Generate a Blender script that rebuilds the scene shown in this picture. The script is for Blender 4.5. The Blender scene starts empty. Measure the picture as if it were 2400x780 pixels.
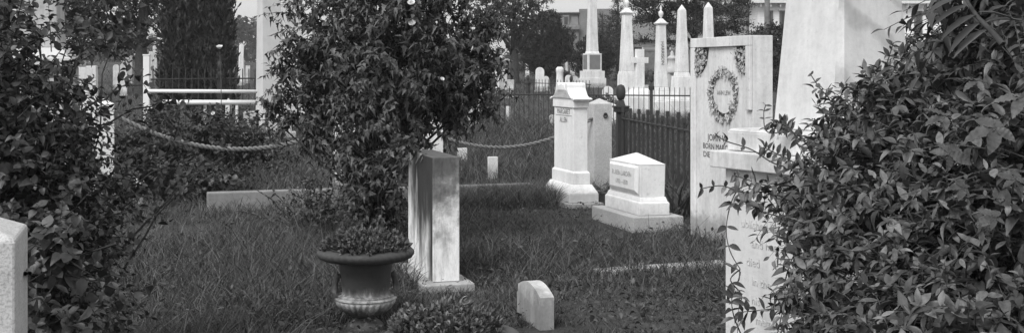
import bpy, math, random
import numpy as np
from mathutils import Vector, Matrix

random.seed(7)
RNG = np.random.default_rng(11)
SC = bpy.context.scene
COL = SC.collection
PI = math.pi
F, CX, HY, EYE = 2800.0, 1200.0, 165.0, 1.5      # focal length and horizon in photo pixels, eye height in metres
HAZE_D = .0007
A0 = math.radians(17.0)                          # the plots lie 17 degrees off the line of sight

# ------------------------------------------------------------------ places
def terr(x, y):
    t = min(max(y - 18.0, 0.0), 112.0)
    z = t * t / (t + 6.0) * 0.0225
    return z
def gd(py, z=0.0):                 # depth of a point of height z seen at row py
    return (EYE - z) * F / (py - HY)
def gx(px, d): return (px - CX) * d / F
def gz(py, d): return EYE - (py - HY) * d / F
def at(px, py, d): return (gx(px, d), d, gz(py, d))

# ------------------------------------------------------------------ materials
MATS = {}
def new_mat(name):
    m = bpy.data.materials.new(name); m.use_nodes = True
    nt = m.node_tree
    b = nt.nodes['Principled BSDF']
    MATS[name] = m
    return m, nt, b
def g3(v): return (v, v, v, 1.0)
def N(nt, kind, **kw):
    n = nt.nodes.new(kind)
    for k, v in kw.items(): setattr(n, k, v)
    return n
def noise(nt, vec, scale, detail=5.0, rough=0.55, mapscale=None):
    n = N(nt, 'ShaderNodeTexNoise')
    n.inputs['Scale'].default_value = scale
    n.inputs['Detail'].default_value = detail
    n.inputs['Roughness'].default_value = rough
    if mapscale is not None:
        mp = N(nt, 'ShaderNodeMapping'); mp.inputs['Scale'].default_value = mapscale
        nt.links.new(vec, mp.inputs['Vector']); nt.links.new(mp.outputs[0], n.inputs['Vector'])
    else: nt.links.new(vec, n.inputs['Vector'])
    return n.outputs['Fac']
def ramp(nt, fac, stops):
    r = N(nt, 'ShaderNodeValToRGB')
    el = r.color_ramp.elements
    while len(el) > 1: el.remove(el[-1])
    el[0].position, el[0].color = stops[0][0], g3(stops[0][1])
    for p, v in stops[1:]:
        e = el.new(p); e.color = g3(v)
    nt.links.new(fac, r.inputs['Fac'])
    return r.outputs['Color']
def math_(nt, op, a, b=None, clamp=False):
    n = N(nt, 'ShaderNodeMath', operation=op); n.use_clamp = clamp
    for i, v in enumerate((a, b)):
        if v is None: continue
        if isinstance(v, (int, float)): n.inputs[i].default_value = v
        else: nt.links.new(v, n.inputs[i])
    return n.outputs[0]

def stone(name, base, dirt=0.35, rough=0.75, speckle=0.0, streak=0.0, blotch=0.3, bump=0.15, extra=None, ground=0.0):
    m, nt, b = new_mat(name)
    tc = N(nt, 'ShaderNodeTexCoord').outputs['Object']
    big = ramp(nt, noise(nt, tc, 3.0, 6), [(0.32, 1 - blotch), (0.62, 1.0)])
    fine = ramp(nt, noise(nt, tc, 28.0, 6, 0.7), [(0.30, 1 - dirt * .5), (0.55, 1.0)])
    v = math_(nt, 'MULTIPLY', big, fine)
    if streak:
        st = ramp(nt, noise(nt, tc, 1.0, 7, 0.68, (7, 7, 1.1)), [(0.34, 1 - streak), (0.56, 1.0)])
        v = math_(nt, 'MULTIPLY', v, st)
    if speckle:
        sp = ramp(nt, noise(nt, tc, 170.0, 2, 0.6), [(0.36, 1 - speckle), (0.5, 1.0), (0.66, 1 + speckle * .4)])
        v = math_(nt, 'MULTIPLY', v, sp)
    pits = ramp(nt, noise(nt, tc, 55.0, 3, 0.5), [(0.24, 1 - dirt), (0.30, 1.0)])
    v = math_(nt, 'MULTIPLY', v, pits)
    if ground:
        sp_ = N(nt, 'ShaderNodeSeparateXYZ'); nt.links.new(tc, sp_.inputs[0])
        q = math_(nt, 'ADD', sp_.outputs['Z'], math_(nt, 'MULTIPLY', noise(nt, tc, 9.0, 6, .7), -.28))
        v = math_(nt, 'MULTIPLY', v, ramp(nt, q, [(0.0, 1 - ground), (.10, 1.0)]))
        lich = ramp(nt, noise(nt, tc, 11.0, 8, .8), [(.60, 1.0), (.66, 1 - ground * .8)])
        v = math_(nt, 'MULTIPLY', v, lich)
    if extra: v = extra(nt, tc, v)
    v = math_(nt, 'MULTIPLY', v, base)
    nt.links.new(v, b.inputs['Base Color'])
    b.inputs['Roughness'].default_value = rough
    b.inputs['Specular IOR Level'].default_value = 0.3
    bp = N(nt, 'ShaderNodeBump'); bp.inputs['Strength'].default_value = bump; bp.inputs['Distance'].default_value = 0.01
    nt.links.new(noise(nt, tc, 60.0, 6, 0.7), bp.inputs['Height'])
    nt.links.new(bp.outputs[0], b.inputs['Normal'])
    return m

def leafmat(name, lo, hi, rough=0.5, spec=0.35, trans=0.18, mott=0.0):
    m, nt, b = new_mat(name)
    geo = N(nt, 'ShaderNodeNewGeometry')
    c = ramp(nt, geo.outputs['Random Per Island'], [(0.0, lo), (0.7, lo + (hi - lo) * .42), (1.0, hi)])
    if mott:
        tc = N(nt, 'ShaderNodeTexCoord').outputs['Object']
        k = ramp(nt, noise(nt, tc, mott, 3, .6), [(.32, .62), (.5, 1.0), (.68, 1.25)])
        mx_ = N(nt, 'ShaderNodeMix', data_type='RGBA', blend_type='MULTIPLY'); mx_.inputs[0].default_value = 1
        nt.links.new(c, mx_.inputs[6]); nt.links.new(k, mx_.inputs[7]); c = mx_.outputs[2]
    nt.links.new(c, b.inputs['Base Color'])
    b.inputs['Roughness'].default_value = rough
    b.inputs['Specular IOR Level'].default_value = spec
    if trans:
        t = N(nt, 'ShaderNodeBsdfTranslucent'); nt.links.new(c, t.inputs['Color'])
        mx = N(nt, 'ShaderNodeMixShader'); mx.inputs[0].default_value = trans
        nt.links.new(b.outputs[0], mx.inputs[1]); nt.links.new(t.outputs[0], mx.inputs[2])
        out = nt.nodes['Material Output']; nt.links.new(mx.outputs[0], out.inputs['Surface'])
    return m
def plain(name, v, rough=0.7, spec=0.3, var=0.2, scale=12.0):
    m, nt, b = new_mat(name)
    tc = N(nt, 'ShaderNodeTexCoord').outputs['Object']
    c = ramp(nt, noise(nt, tc, scale, 6, .65), [(0.3, v * (1 - var)), (0.7, v * (1 + var))])
    nt.links.new(c, b.inputs['Base Color'])
    b.inputs['Roughness'].default_value = rough; b.inputs['Specular IOR Level'].default_value = spec
    return m

stone('white_marble', 0.84, dirt=.30, blotch=.16, streak=.22, ground=.45)
stone('bright_marble', 0.88, dirt=.22, blotch=.08, streak=.12, bump=.10, ground=.30)
stone('weathered_marble', 0.74, dirt=.35, blotch=.28, streak=.32, ground=.5)
stone('grey_marble', 0.52, dirt=.3, blotch=.2, streak=.2)
stone('smooth_marble', 0.62, dirt=.12, blotch=.10, streak=.06)
stone('gap_shade', 0.06, dirt=.3, blotch=.3)  # dark colour standing in for the deep shade between carved leaves
stone('granite', 0.56, dirt=.3, blotch=.18, speckle=.30, bump=.14)
stone('pale_granite', 0.50, dirt=.3, blotch=.15, speckle=.3, bump=.3)
stone('coping_stone', 0.29, dirt=.4, blotch=.35, streak=.2, bump=.4)
stone('panel_stone', 0.22, dirt=.2, blotch=.2)
stone('cut_shade', 0.15, dirt=.2, blotch=.6)  # this and the next three paint the shade inside cut letters as grey
stone('soft_cut_shade', 0.36, dirt=.3, blotch=.5)
stone('worn_cut_shade', 0.66, dirt=.3, blotch=.4)
stone('faint_cut_shade', 0.50, dirt=.2, blotch=.3)
stone('carving', 0.56, dirt=.5, blotch=.2, speckle=.5)

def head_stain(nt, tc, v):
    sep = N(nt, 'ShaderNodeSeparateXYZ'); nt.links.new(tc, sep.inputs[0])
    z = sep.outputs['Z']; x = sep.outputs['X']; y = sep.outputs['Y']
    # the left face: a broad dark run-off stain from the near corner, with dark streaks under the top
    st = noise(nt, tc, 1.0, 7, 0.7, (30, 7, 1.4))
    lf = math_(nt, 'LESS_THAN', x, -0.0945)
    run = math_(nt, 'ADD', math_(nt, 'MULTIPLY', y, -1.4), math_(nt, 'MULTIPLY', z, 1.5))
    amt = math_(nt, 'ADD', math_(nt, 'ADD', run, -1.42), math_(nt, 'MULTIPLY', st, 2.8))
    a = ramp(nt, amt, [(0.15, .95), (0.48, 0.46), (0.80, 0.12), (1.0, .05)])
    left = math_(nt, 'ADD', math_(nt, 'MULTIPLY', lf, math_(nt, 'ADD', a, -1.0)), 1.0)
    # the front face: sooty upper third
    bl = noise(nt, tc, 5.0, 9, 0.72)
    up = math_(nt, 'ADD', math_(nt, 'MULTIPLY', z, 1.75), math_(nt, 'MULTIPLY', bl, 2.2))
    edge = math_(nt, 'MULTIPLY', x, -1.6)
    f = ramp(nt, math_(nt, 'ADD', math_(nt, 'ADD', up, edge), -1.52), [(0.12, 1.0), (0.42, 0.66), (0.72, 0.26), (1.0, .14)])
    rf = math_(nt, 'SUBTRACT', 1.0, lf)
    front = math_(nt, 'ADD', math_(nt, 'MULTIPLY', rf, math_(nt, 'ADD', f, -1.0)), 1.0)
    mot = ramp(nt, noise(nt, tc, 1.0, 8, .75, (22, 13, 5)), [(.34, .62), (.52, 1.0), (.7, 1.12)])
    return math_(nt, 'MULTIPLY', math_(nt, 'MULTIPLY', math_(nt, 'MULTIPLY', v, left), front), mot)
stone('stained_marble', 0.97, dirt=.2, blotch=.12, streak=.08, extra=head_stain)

def vein(nt, tc, v):
    w = N(nt, 'ShaderNodeTexWave'); w.inputs['Scale'].default_value = 1.1
    w.inputs['Distortion'].default_value = 7.0; w.inputs['Detail'].default_value = 6.0; w.inputs['Detail Scale'].default_value = 1.6
    mp = N(nt, 'ShaderNodeMapping'); mp.inputs['Rotation'].default_value = (0.0, math.radians(62), 0.3)
    nt.links.new(tc, mp.inputs[0]); nt.links.new(mp.outputs[0], w.inputs['Vector'])
    k = ramp(nt, w.outputs['Fac'], [(0.0, .70), (.22, .95), (1.0, 1.0)])
    sep = N(nt, 'ShaderNodeSeparateXYZ'); nt.links.new(tc, sep.inputs[0])
    side = math_(nt, 'LESS_THAN', sep.outputs['Y'], -0.17)
    k = math_(nt, 'ADD', math_(nt, 'MULTIPLY', side, math_(nt, 'ADD', k, -1.0)), 1.0)
    return math_(nt, 'MULTIPLY', v, k)
stone('veined_marble', 0.74, dirt=.25, blotch=.16, streak=.14, extra=vein)

def urn_rust(nt, tc, v):
    sep = N(nt, 'ShaderNodeSeparateXYZ'); nt.links.new(tc, sep.inputs[0])
    z = sep.outputs['Z']
    band = math_(nt, 'ABSOLUTE', math_(nt, 'ADD', z, -0.15))
    n = noise(nt, tc, 16.0, 6, .7, (1.5, 1.5, .5))
    k = ramp(nt, math_(nt, 'ADD', math_(nt, 'MULTIPLY', band, -5.0), n), [(0.05, 1.0), (0.24, 2.2), (0.46, 6.5)])
    return math_(nt, 'MULTIPLY', v, k)
stone('painted_iron', 0.088, dirt=.4, blotch=.4, rough=.6, bump=.2, extra=urn_rust)
plain('fence_iron', 0.036, .6, .35, .35, 9)
plain('rusty_iron', 0.03, .7, .3, .3)
plain('bark', 0.055, .9, .1, .4, 14)
plain('stem', 0.09, .8, .2, .3, 10)
plain('chain_metal', 0.16, .6, .4, .35, 25)
plain('white_paint', 0.78, .6, .3, .06, 6)
plain('petal', 0.80, .6, .2, .08, 20)
plain('pale_petal', .42, .6, .2, .15, 30)
plain('soil', 0.035, .95, .1, .4, 30)
plain('slate_roof', 0.16, .8, .3, .25, 4)
plain('dark_glass', 0.04, .2, .5, .2, 3)
plain('shutter', 0.12, .7, .3, .15, 5)
plain('house_trim', 0.70, .7, .3, .08, 4)
plain('plank_fence', 0.18, .85, .2, .3, 4)

def siding(name, v, pitch, depth=.25):
    m, nt, b = new_mat(name)
    tc = N(nt, 'ShaderNodeTexCoord').outputs['Object']
    sep = N(nt, 'ShaderNodeSeparateXYZ'); nt.links.new(tc, sep.inputs[0])
    fr = math_(nt, 'FRACT', math_(nt, 'MULTIPLY', sep.outputs['Z'], 1.0 / pitch))
    k = ramp(nt, fr, [(0.0, 1 - depth), (0.16, 1 - depth), (0.2, 1.0), (1.0, 1.0)])
    nz = ramp(nt, noise(nt, tc, 2.0, 5), [(.3, .88), (.7, 1.05)])
    nt.links.new(math_(nt, 'MULTIPLY', math_(nt, 'MULTIPLY', k, nz), v), b.inputs['Base Color'])
    b.inputs['Roughness'].default_value = .8
    return m
siding('white_siding', .78, .14, .10)
siding('grey_siding', .34, .14, .25)
def brick(name, c1, c2, mortar):
    m, nt, b = new_mat(name)
    tc = N(nt, 'ShaderNodeTexCoord').outputs['Object']
    mp = N(nt, 'ShaderNodeMapping'); mp.inputs['Rotation'].default_value = (PI / 2, 0, 0); mp.inputs['Scale'].default_value = (2, 2, 2)
    br = N(nt, 'ShaderNodeTexBrick')
    br.inputs['Color1'].default_value = g3(c1); br.inputs['Color2'].default_value = g3(c2); br.inputs['Mortar'].default_value = g3(mortar)
    br.inputs['Scale'].default_value = 2.0
    nt.links.new(tc, mp.inputs[0]); nt.links.new(mp.outputs[0], br.inputs['Vector'])
    nz = ramp(nt, noise(nt, tc, .7, 6), [(.3, .8), (.7, 1.1)])
    mx = N(nt, 'ShaderNodeMix', data_type='RGBA', blend_type='MULTIPLY'); mx.inputs[0].default_value = 1
    nt.links.new(br.outputs['Color'], mx.inputs[6]); nt.links.new(nz, mx.inputs[7])
    nt.links.new(mx.outputs[2], b.inputs['Base Color']); b.inputs['Roughness'].default_value = .9
    return m
brick('brick_wall', .15, .19, .22)

leafmat('hibiscus_leaf', .035, .16, .45, .4, .12, 40)
leafmat('rose_leaf', .024, .10, .45, .4, .12, 60)
leafmat('honeysuckle_leaf', .040, .20, .42, .35, .08, 60)
leafmat('creeper_leaf', .07, .115, .5, .3, .15, 50)
leafmat('long_leaf', .04, .10, .4, .4, .15)
leafmat('sedum_leaf', .085, .22, .5, .3, .05)
leafmat('grass_blade', .028, .195, .55, .25, .25)
leafmat('weed_leaf', .04, .13, .5, .3, .2)
leafmat('yew_needle', .032, .062, .7, .15, 0.0)
leafmat('tree_leaf', .030, .075, .6, .2, .2)
leafmat('pine_needle', .032, .065, .7, .2, 0.0)
leafmat('far_leaf', .040, .075, .8, .1, 0.0)

# ground: grass-stained earth
m, nt, b = new_mat('turf')
tc = N(nt, 'ShaderNodeTexCoord').outputs['Object']
c = math_(nt, 'MULTIPLY', ramp(nt, noise(nt, tc, .8, 8, .7), [(.3, .045), (.7, .085)]), ramp(nt, noise(nt, tc, 26.0, 6, .8), [(.3, .55), (.7, 1.25)]))
nt.links.new(c, b.inputs['Base Color']); b.inputs['Roughness'].default_value = .95; b.inputs['Specular IOR Level'].default_value = .1

# ------------------------------------------------------------------ objects
def setp(o, label=None, cat=None, group=None, kind=None):
    if label: o['label'] = label
    if cat: o['category'] = cat
    if group: o['group'] = group
    if kind: o['kind'] = kind
    return o
def thing(name, label, cat, loc=(0, 0, 0), rz=0.0, group=None):
    o = bpy.data.objects.new(name, None); COL.objects.link(o)
    o.empty_display_size = .1
    o.location = loc; o.rotation_euler = (0, 0, rz)
    return setp(o, label, cat, group)
def link(name, me, mat, parent=None):
    o = bpy.data.objects.new(name, me); COL.objects.link(o)
    if mat:
        if not me.materials: me.materials.append(MATS[mat])
    if parent: o.parent = parent
    return o
def copy_tree(o, parent=None):
    c = o.copy(); COL.objects.link(c)
    if parent: c.parent = parent
    for ch in list(o.children): copy_tree(ch, c)
    return c

class MB:
    def __init__(s): s.v = []; s.f = []
    def add(s, vs, fs):
        o = len(s.v); s.v += [tuple(p) for p in vs]; s.f += [tuple(i + o for i in f) for f in fs]; return s
    def frus(s, z0, z1, a, b=None, c0=(0, 0), c1=None):
        b = b or a; c1 = c1 or c0
        q = []
        for (w, l), z, c in ((a, z0, c0), (b, z1, c1)):
            q += [(c[0] - w / 2, c[1] - l / 2, z), (c[0] + w / 2, c[1] - l / 2, z), (c[0] + w / 2, c[1] + l / 2, z), (c[0] - w / 2, c[1] + l / 2, z)]
        return s.add(q, [(3, 2, 1, 0), (4, 5, 6, 7), (0, 1, 5, 4), (1, 2, 6, 5), (2, 3, 7, 6), (3, 0, 4, 7)])
    def box(s, x0, x1, y0, y1, z0, z1):
        return s.frus(z0, z1, (x1 - x0, y1 - y0), None, ((x0 + x1) / 2, (y0 + y1) / 2))
    def pyr(s, z0, z1, a, c=(0, 0)):
        w, l = a
        return s.add([(c[0] - w / 2, c[1] - l / 2, z0), (c[0] + w / 2, c[1] - l / 2, z0), (c[0] + w / 2, c[1] + l / 2, z0), (c[0] - w / 2, c[1] + l / 2, z0), (c[0], c[1], z1)],
                     [(3, 2, 1, 0), (0, 1, 4), (1, 2, 4), (2, 3, 4), (3, 0, 4)])
    def prism(s, prof, x0, x1):          # outline in the y,z plane pulled along x
        n = len(prof)
        vs = [(x0, y, z) for y, z in prof] + [(x1, y, z) for y, z in prof]
        fs = [tuple(range(n))[::-1], tuple(range(n, 2 * n))] + [(i, (i + 1) % n, n + (i + 1) % n, n + i) for i in range(n)]
        return s.add(vs, fs)
    def lathe(s, prof, n=32, c=(0, 0), wob=None):
        vs = []
        for r, z in prof:
            for i in range(n):
                a = 2 * PI * i / n
                k = wob(a, r, z) if wob else 1
                vs.append((c[0] + r * k * math.cos(a), c[1] + r * k * math.sin(a), z))
        fs = [(j * n + i, j * n + (i + 1) % n, (j + 1) * n + (i + 1) % n, (j + 1) * n + i) for j in range(len(prof) - 1) for i in range(n)]
        fs += [tuple(range(n))[::-1], tuple(range((len(prof) - 1) * n, len(prof) * n))]
        return s.add(vs, fs)
    def tube(s, pts, rad, n=6):
        pts = [Vector(p) for p in pts]
        vs = []; up = Vector((0.13, 0.21, 1)).normalized()
        for i, p in enumerate(pts):
            t = (pts[min(i + 1, len(pts) - 1)] - pts[max(i - 1, 0)]).normalized()
            a = t.cross(up)
            if a.length < 1e-3: a = t.cross(Vector((1, 0, 0)))
            a.normalize(); b = t.cross(a)
            r = rad[i] if isinstance(rad, (list, tuple)) else rad
            for k in range(n):
                w = 2 * PI * k / n
                vs.append(p + a * (r * math.cos(w)) + b * (r * math.sin(w)))
        fs = [(j * n + i, j * n + (i + 1) % n, (j + 1) * n + (i + 1) % n, (j + 1) * n + i) for j in range(len(pts) - 1) for i in range(n)]
        fs += [tuple(range(n))[::-1], tuple(range((len(pts) - 1) * n, len(pts) * n))]
        return s.add(vs, fs)
    def build(s, name, mat, parent=None, bevel=0.0, smooth=False):
        me = bpy.data.meshes.new(name); me.from_pydata(s.v, [], s.f); me.update()
        import bmesh
        bm = bmesh.new(); bm.from_mesh(me); bmesh.ops.recalc_face_normals(bm, faces=bm.faces); bm.to_mesh(me); bm.free()
        if smooth: me.polygons.foreach_set('use_smooth', [True] * len(me.polygons))
        o = link(name, me, mat, parent)
        if bevel:
            md = o.modifiers.new('edge', 'BEVEL'); md.width = bevel; md.segments = 2; md.limit_method = 'ANGLE'; md.angle_limit = math.radians(35)
        return o

def np_mesh(name, V, T):
    """mesh from vertices (n,3) and triangles (m,3)"""
    me = bpy.data.meshes.new(name)
    V = np.ascontiguousarray(V, np.float32); T = np.ascontiguousarray(T, np.int32)
    me.vertices.add(len(V)); me.vertices.foreach_set('co', V.ravel())
    me.loops.add(T.size); me.loops.foreach_set('vertex_index', T.ravel())
    me.polygons.add(len(T)); me.polygons.foreach_set('loop_start', np.arange(0, T.size, 3, dtype=np.int32))
    me.update(calc_edges=True)
    return me

_dg = None
def text_mesh(txt, size, thick=.0015):
    cu = bpy.data.curves.new('lettering', 'FONT'); cu.body = txt; cu.size = size; cu.extrude = thick; cu.align_x = 'CENTER'; cu.resolution_u = 2
    o = bpy.data.objects.new('lettering', cu); COL.objects.link(o)
    dg = bpy.context.evaluated_depsgraph_get()
    me = bpy.data.meshes.new_from_object(o.evaluated_get(dg))
    bpy.data.objects.remove(o); bpy.data.curves.remove(cu)
    me.materials.clear()
    return me
def text_left_face(txt, size, x, y, z, parent, mat='cut_shade', sx=1.0):
    """lettering on a face that looks along local -x"""
    o = link('inscription', text_mesh(txt, size), mat, parent)
    o.matrix_local = Matrix.Translation((x, y, z)) @ Matrix(((0, 0, -1, 0), (-1, 0, 0, 0), (0, 1, 0, 0), (0, 0, 0, 1))) @ Matrix.Diagonal((sx, 1, 1, 1))
    return o

# ------------------------------------------------------------------ leaves
def leaf_tpl(stations, fold=.25, curl=.25):
    """leaf of length 1 along y; stations are (t, half width); folded along the midrib, tip curling down"""
    V = []; T = []
    for t, w in stations:
        z = -curl * t * t
        V += [(0, t, z), (-w, t, z + w * fold), (w, t, z + w * fold)]
    for i in range(len(stations) - 1):
        a, b = 3 * i, 3 * i + 3
        if stations[i][1] == 0: T += [(a, b, b + 1), (a, b + 2, b)]
        elif stations[i + 1][1] == 0: T += [(a, b, a + 1), (a, a + 2, b)]
        else: T += [(a, b, b + 1), (a, b + 1, a + 1), (a, b + 2, b), (a, a + 2, b + 2)]
    return np.array(V), np.array(T)
TPL_OVATE = leaf_tpl([(0, 0), (.1, .10), (.28, .205), (.5, .23), (.72, .17), (.9, .06), (1, 0)], .35, .3)
TPL_ROUND = leaf_tpl([(0, 0), (.1, .2), (.3, .36), (.55, .36), (.8, .2), (1, 0)], .3, .3)
TPL_LOBED = leaf_tpl([(0, 0), (.1, .10), (.26, .27), (.38, .30), (.44, .17), (.58, .19), (.63, .11), (.8, .09), (1, 0)], .4, .5)
TPL_LANCE = leaf_tpl([(0, 0), (.15, .10), (.4, .17), (.7, .12), (1, 0)], .4, .4)
TPL_CLUMP = leaf_tpl([(0, 0), (.2, .32), (.45, .2), (.6, .38), (.8, .14), (1, 0)], .5, .3)
TPL_SPRAY = leaf_tpl([(0, 0), (.3, .12), (.55, .16), (1, 0)], .5, -.2)

def variants(st, f, c):
    return [leaf_tpl(st, f, c), leaf_tpl(st, f * 2.2, c * 1.9), leaf_tpl(st, f * .5, c * .3), leaf_tpl([(t, w * (.82 + .1 * (i % 2))) for i, (t, w) in enumerate(st)], f * 1.4, -c * .7)]
ST_OVATE = [(0, 0), (.1, .10), (.28, .205), (.5, .23), (.72, .17), (.9, .06), (1, 0)]
ST_ROUND = [(0, 0), (.1, .2), (.3, .36), (.55, .36), (.8, .2), (1, 0)]
ST_LOBED = [(0, 0), (.1, .10), (.26, .27), (.38, .30), (.44, .17), (.58, .19), (.63, .11), (.8, .09), (1, 0)]
VAR_OVATE, VAR_ROUND, VAR_LOBED = variants(ST_OVATE, .35, .3), variants(ST_ROUND, .3, .3), variants(ST_LOBED, .4, .5)
def norm(a): return a / np.maximum(np.linalg.norm(a, axis=-1, keepdims=True), 1e-9)
def scatter(P, D, NH, S, tpl, wid=None):
    if isinstance(tpl, list):
        pick = RNG.integers(0, len(tpl), len(P)); wid = np.ones(len(P)) if wid is None else wid
        return join([scatter(P[pick == i], D[pick == i], NH[pick == i], S[pick == i], tp, wid[pick == i]) for i, tp in enumerate(tpl) if (pick == i).any()])
    V, T = tpl
    D = norm(D); X = norm(np.cross(D, NH)); Z = np.cross(X, D)
    n = len(P)
    if wid is None: wid = np.ones(n)
    vv = (V[None, :, 0, None] * X[:, None, :] * wid[:, None, None] + V[None, :, 1, None] * D[:, None, :] + V[None, :, 2, None] * Z[:, None, :]) * S[:, None, None] + P[:, None, :]
    tt = T[None] + (np.arange(n) * len(V))[:, None, None]
    return vv.reshape(-1, 3), tt.reshape(-1, 3)
def join(parts):
    Vs, Ts, o = [], [], 0
    for V, T in parts:
        Vs.append(V); Ts.append(T + o); o += len(V)
    return np.concatenate(Vs), np.concatenate(Ts)
def np_tubes(L, r0, r1, n=4):
    """L: (N,m,3) polylines -> tapered tubes"""
    L = np.asarray(L, float); Nn, mm, _ = L.shape
    t = norm(np.gradient(L, axis=1))
    a = norm(np.cross(t, np.array([.31, .17, .93]))); b = np.cross(t, a)
    r = np.linspace(1, 0, mm)[None, :, None] * (np.asarray(r0).reshape(-1, 1, 1) - r1) + r1
    rings = [L + r * (math.cos(2 * PI * k / n) * a + math.sin(2 * PI * k / n) * b) for k in range(n)]
    V = np.stack(rings, 2).reshape(-1, 3)
    T = []
    for j in range(mm - 1):
        for k in range(n):
            p, q = j * n + k, j * n + (k + 1) % n
            T += [(p, q, q + n), (p, q + n, p + n)]
    T = np.array(T)
    return V, (T[None] + (np.arange(Nn) * mm * n)[:, None, None]).reshape(-1, 3)
def rdir(n):
    return norm(RNG.normal(size=(n, 3)))

def foliage(blobs, n, tlen, per, size, tpl, up=.35, outward=.8, droop=.35, leafdroop=.3, shell=.45, spread=.9, twr=.004, jit=.35, opp=False, nup=.8):
    """leafy twigs inside ellipsoids (x,y,z,rx,ry,rz,weight): returns leaf mesh arrays and twig mesh arrays"""
    B = np.array(blobs, float)
    w = B[:, 6] * (B[:, 3] * B[:, 5] + B[:, 3] * B[:, 4]); w /= w.sum()
    k = RNG.choice(len(B), n, p=w)
    u = rdir(n)
    s = shell + (1 - shell) * RNG.random(n) ** .6
    base = B[k, :3] + u * B[k, 3:6] * s[:, None]
    d = norm(u * outward + np.array([0, 0, up]) + rdir(n) * .5)
    L = tlen * (.6 + .7 * RNG.random(n))
    ts = np.linspace(0, 1, 5)
    start = base - d * L[:, None] * .5
    path = start[:, None, :] + d[:, None, :] * (L[:, None, None] * ts[None, :, None]) + np.array([0, 0, -1.0]) * (droop * L[:, None, None] * (ts ** 2)[None, :, None])
    tw = np_tubes(path, np.full(n, twr), twr * .3, 3)
    tl = np.linspace(.12, 1.0, per)
    P = []; D = []; NH = []; S = []
    ang0 = RNG.random(n) * 2 * PI
    side = norm(np.cross(d, np.array([.2, .1, 1.0]))); side2 = np.cross(d, side)
    for i, t in enumerate(tl):
        p = start + d * (L * t)[:, None] + np.array([0, 0, -1.0]) * (droop * L * t * t)[:, None]
        a = ang0 + (i * PI if opp else i * 2.4)
        if opp: a = ang0 + (i // 2) * (PI / 2) + (i % 2) * PI
        sd = side * np.cos(a)[:, None] + side2 * np.sin(a)[:, None]
        tip = t > .97
        dd = d * (1.0 if tip else .35) + sd * (.2 if tip else spread) + np.array([0, 0, -leafdroop]) + rdir(n) * jit
        P.append(p); D.append(dd)
        NH.append(norm(np.array([0, 0, nup]) + u * .45 + rdir(n) * .4))
        S.append(size * (.45 + .85 * RNG.random(n)) * (1.0 - .35 * t))
    P, D, NH, S = map(np.concatenate, (P, D, NH, S))
    return scatter(P, D, NH, S, tpl, .8 + .4 * RNG.random(len(P))), tw
def pb(px, py, d, rx, rz, w=1.0, ry=None):
    x, y, z = at(px, py, d)
    return (x, y, z, rx, ry if ry else rx, rz, w)
def plant(name, label, cat, base, leaves, stems, leafm, stemm='stem', group=None, leafname='foliage', stemname='stem', stemkind=None):
    """a plant: an Empty at its foot with foliage and stem meshes (world coordinates moved to the foot)"""
    t = thing(name, label, cat, base, 0, group)
    off = np.array(base)
    link(leafname, np_mesh(leafname, leaves[0] - off, leaves[1]), leafm, t)
    if stems is not None: link(stemname, np_mesh(stemname, stems[0] - off, stems[1]), stemm, t)
    return t
def curve_pts(p0, p1, sag=0.0, n=6, wob=0.0):
    p0 = np.array(p0, float); p1 = np.array(p1, float)
    t = np.linspace(0, 1, n)[:, None]
    q = p0 + (p1 - p0) * t + np.array([0, 0, 1.0]) * sag * 4 * t * (1 - t)
    if wob: q[1:-1] += RNG.normal(size=(n - 2, 3)) * wob
    return q

EXCL = []          # footprints kept free of grass: (cx, cy, half u, half v, angle)
def foot(c, hu, hv, a=A0): EXCL.append((c[0], c[1], hu, hv, a))
def uv(a): return Vector((math.cos(a), math.sin(a), 0)), Vector((-math.sin(a), math.cos(a), 0))
def from_corner(px, py, z, w, l, a=A0):
    """centre of a stone whose near corner (front face / left face) is seen at px,py at height z"""
    d = gd(py, z); u, v = uv(a)
    c = Vector((gx(px, d), d, 0)) + u * (w / 2) + v * (l / 2)
    return (c.x, c.y, 0.0)

# ================================================================== SETTING
nx, ny = 90, 120
xs = np.sign(np.linspace(-1, 1, nx)) * np.abs(np.linspace(-1, 1, nx)) ** 2.2 * 420
ys = -12 + np.linspace(0, 1, ny) ** 2.6 * 620
V = np.array([(x, y, terr(x, y) - .012 * math.sin(x * 1.7) * math.cos(y * 1.3)) for y in ys for x in xs])
T = []
for j in range(ny - 1):
    for i in range(nx - 1):
        a = j * nx + i
        T += [(a, a + 1, a + nx + 1), (a, a + nx + 1, a + nx)]
g = link('ground', np_mesh('ground', V, np.array(T)), 'turf'); setp(g, kind='structure')
g.data.polygons.foreach_set('use_smooth', [True] * len(g.data.polygons))

# ================================================================== STONES
# --- stained upright slab beside the urn
c = from_corner(1014, 662, .05, .19, .80)
t = thing('headstone', 'thick plain marble slab with dark run-off stains, between urn and big leafy bush', 'headstone', c, A0)
MB().frus(-.1, .05, (.36, 1.0)).build('base', 'white_marble', t, .008)
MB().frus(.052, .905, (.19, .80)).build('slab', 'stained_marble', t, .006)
foot(c, .17, .49)
# --- small round-topped footstone
c = from_corner(1266, 775, 0, .085, .45)
t = thing('footstone', 'small low footstone with a curved top, standing in the grass right of the flower planters', 'footstone', c, A0)
prof = [(-.225, -.1), (.225, -.1), (.225, .15), (.205, .155), (.205, .2)] + [(.205 - .41 * k / 10, .185 + .06 * math.sin(PI * (k + 1) / 12)) for k in range(0, 11)] + [(-.225, .19)]
MB().prism(prof, -.0425, .0425).build('slab', 'weathered_marble', t, .005)
foot(c, .05, .23)
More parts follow.
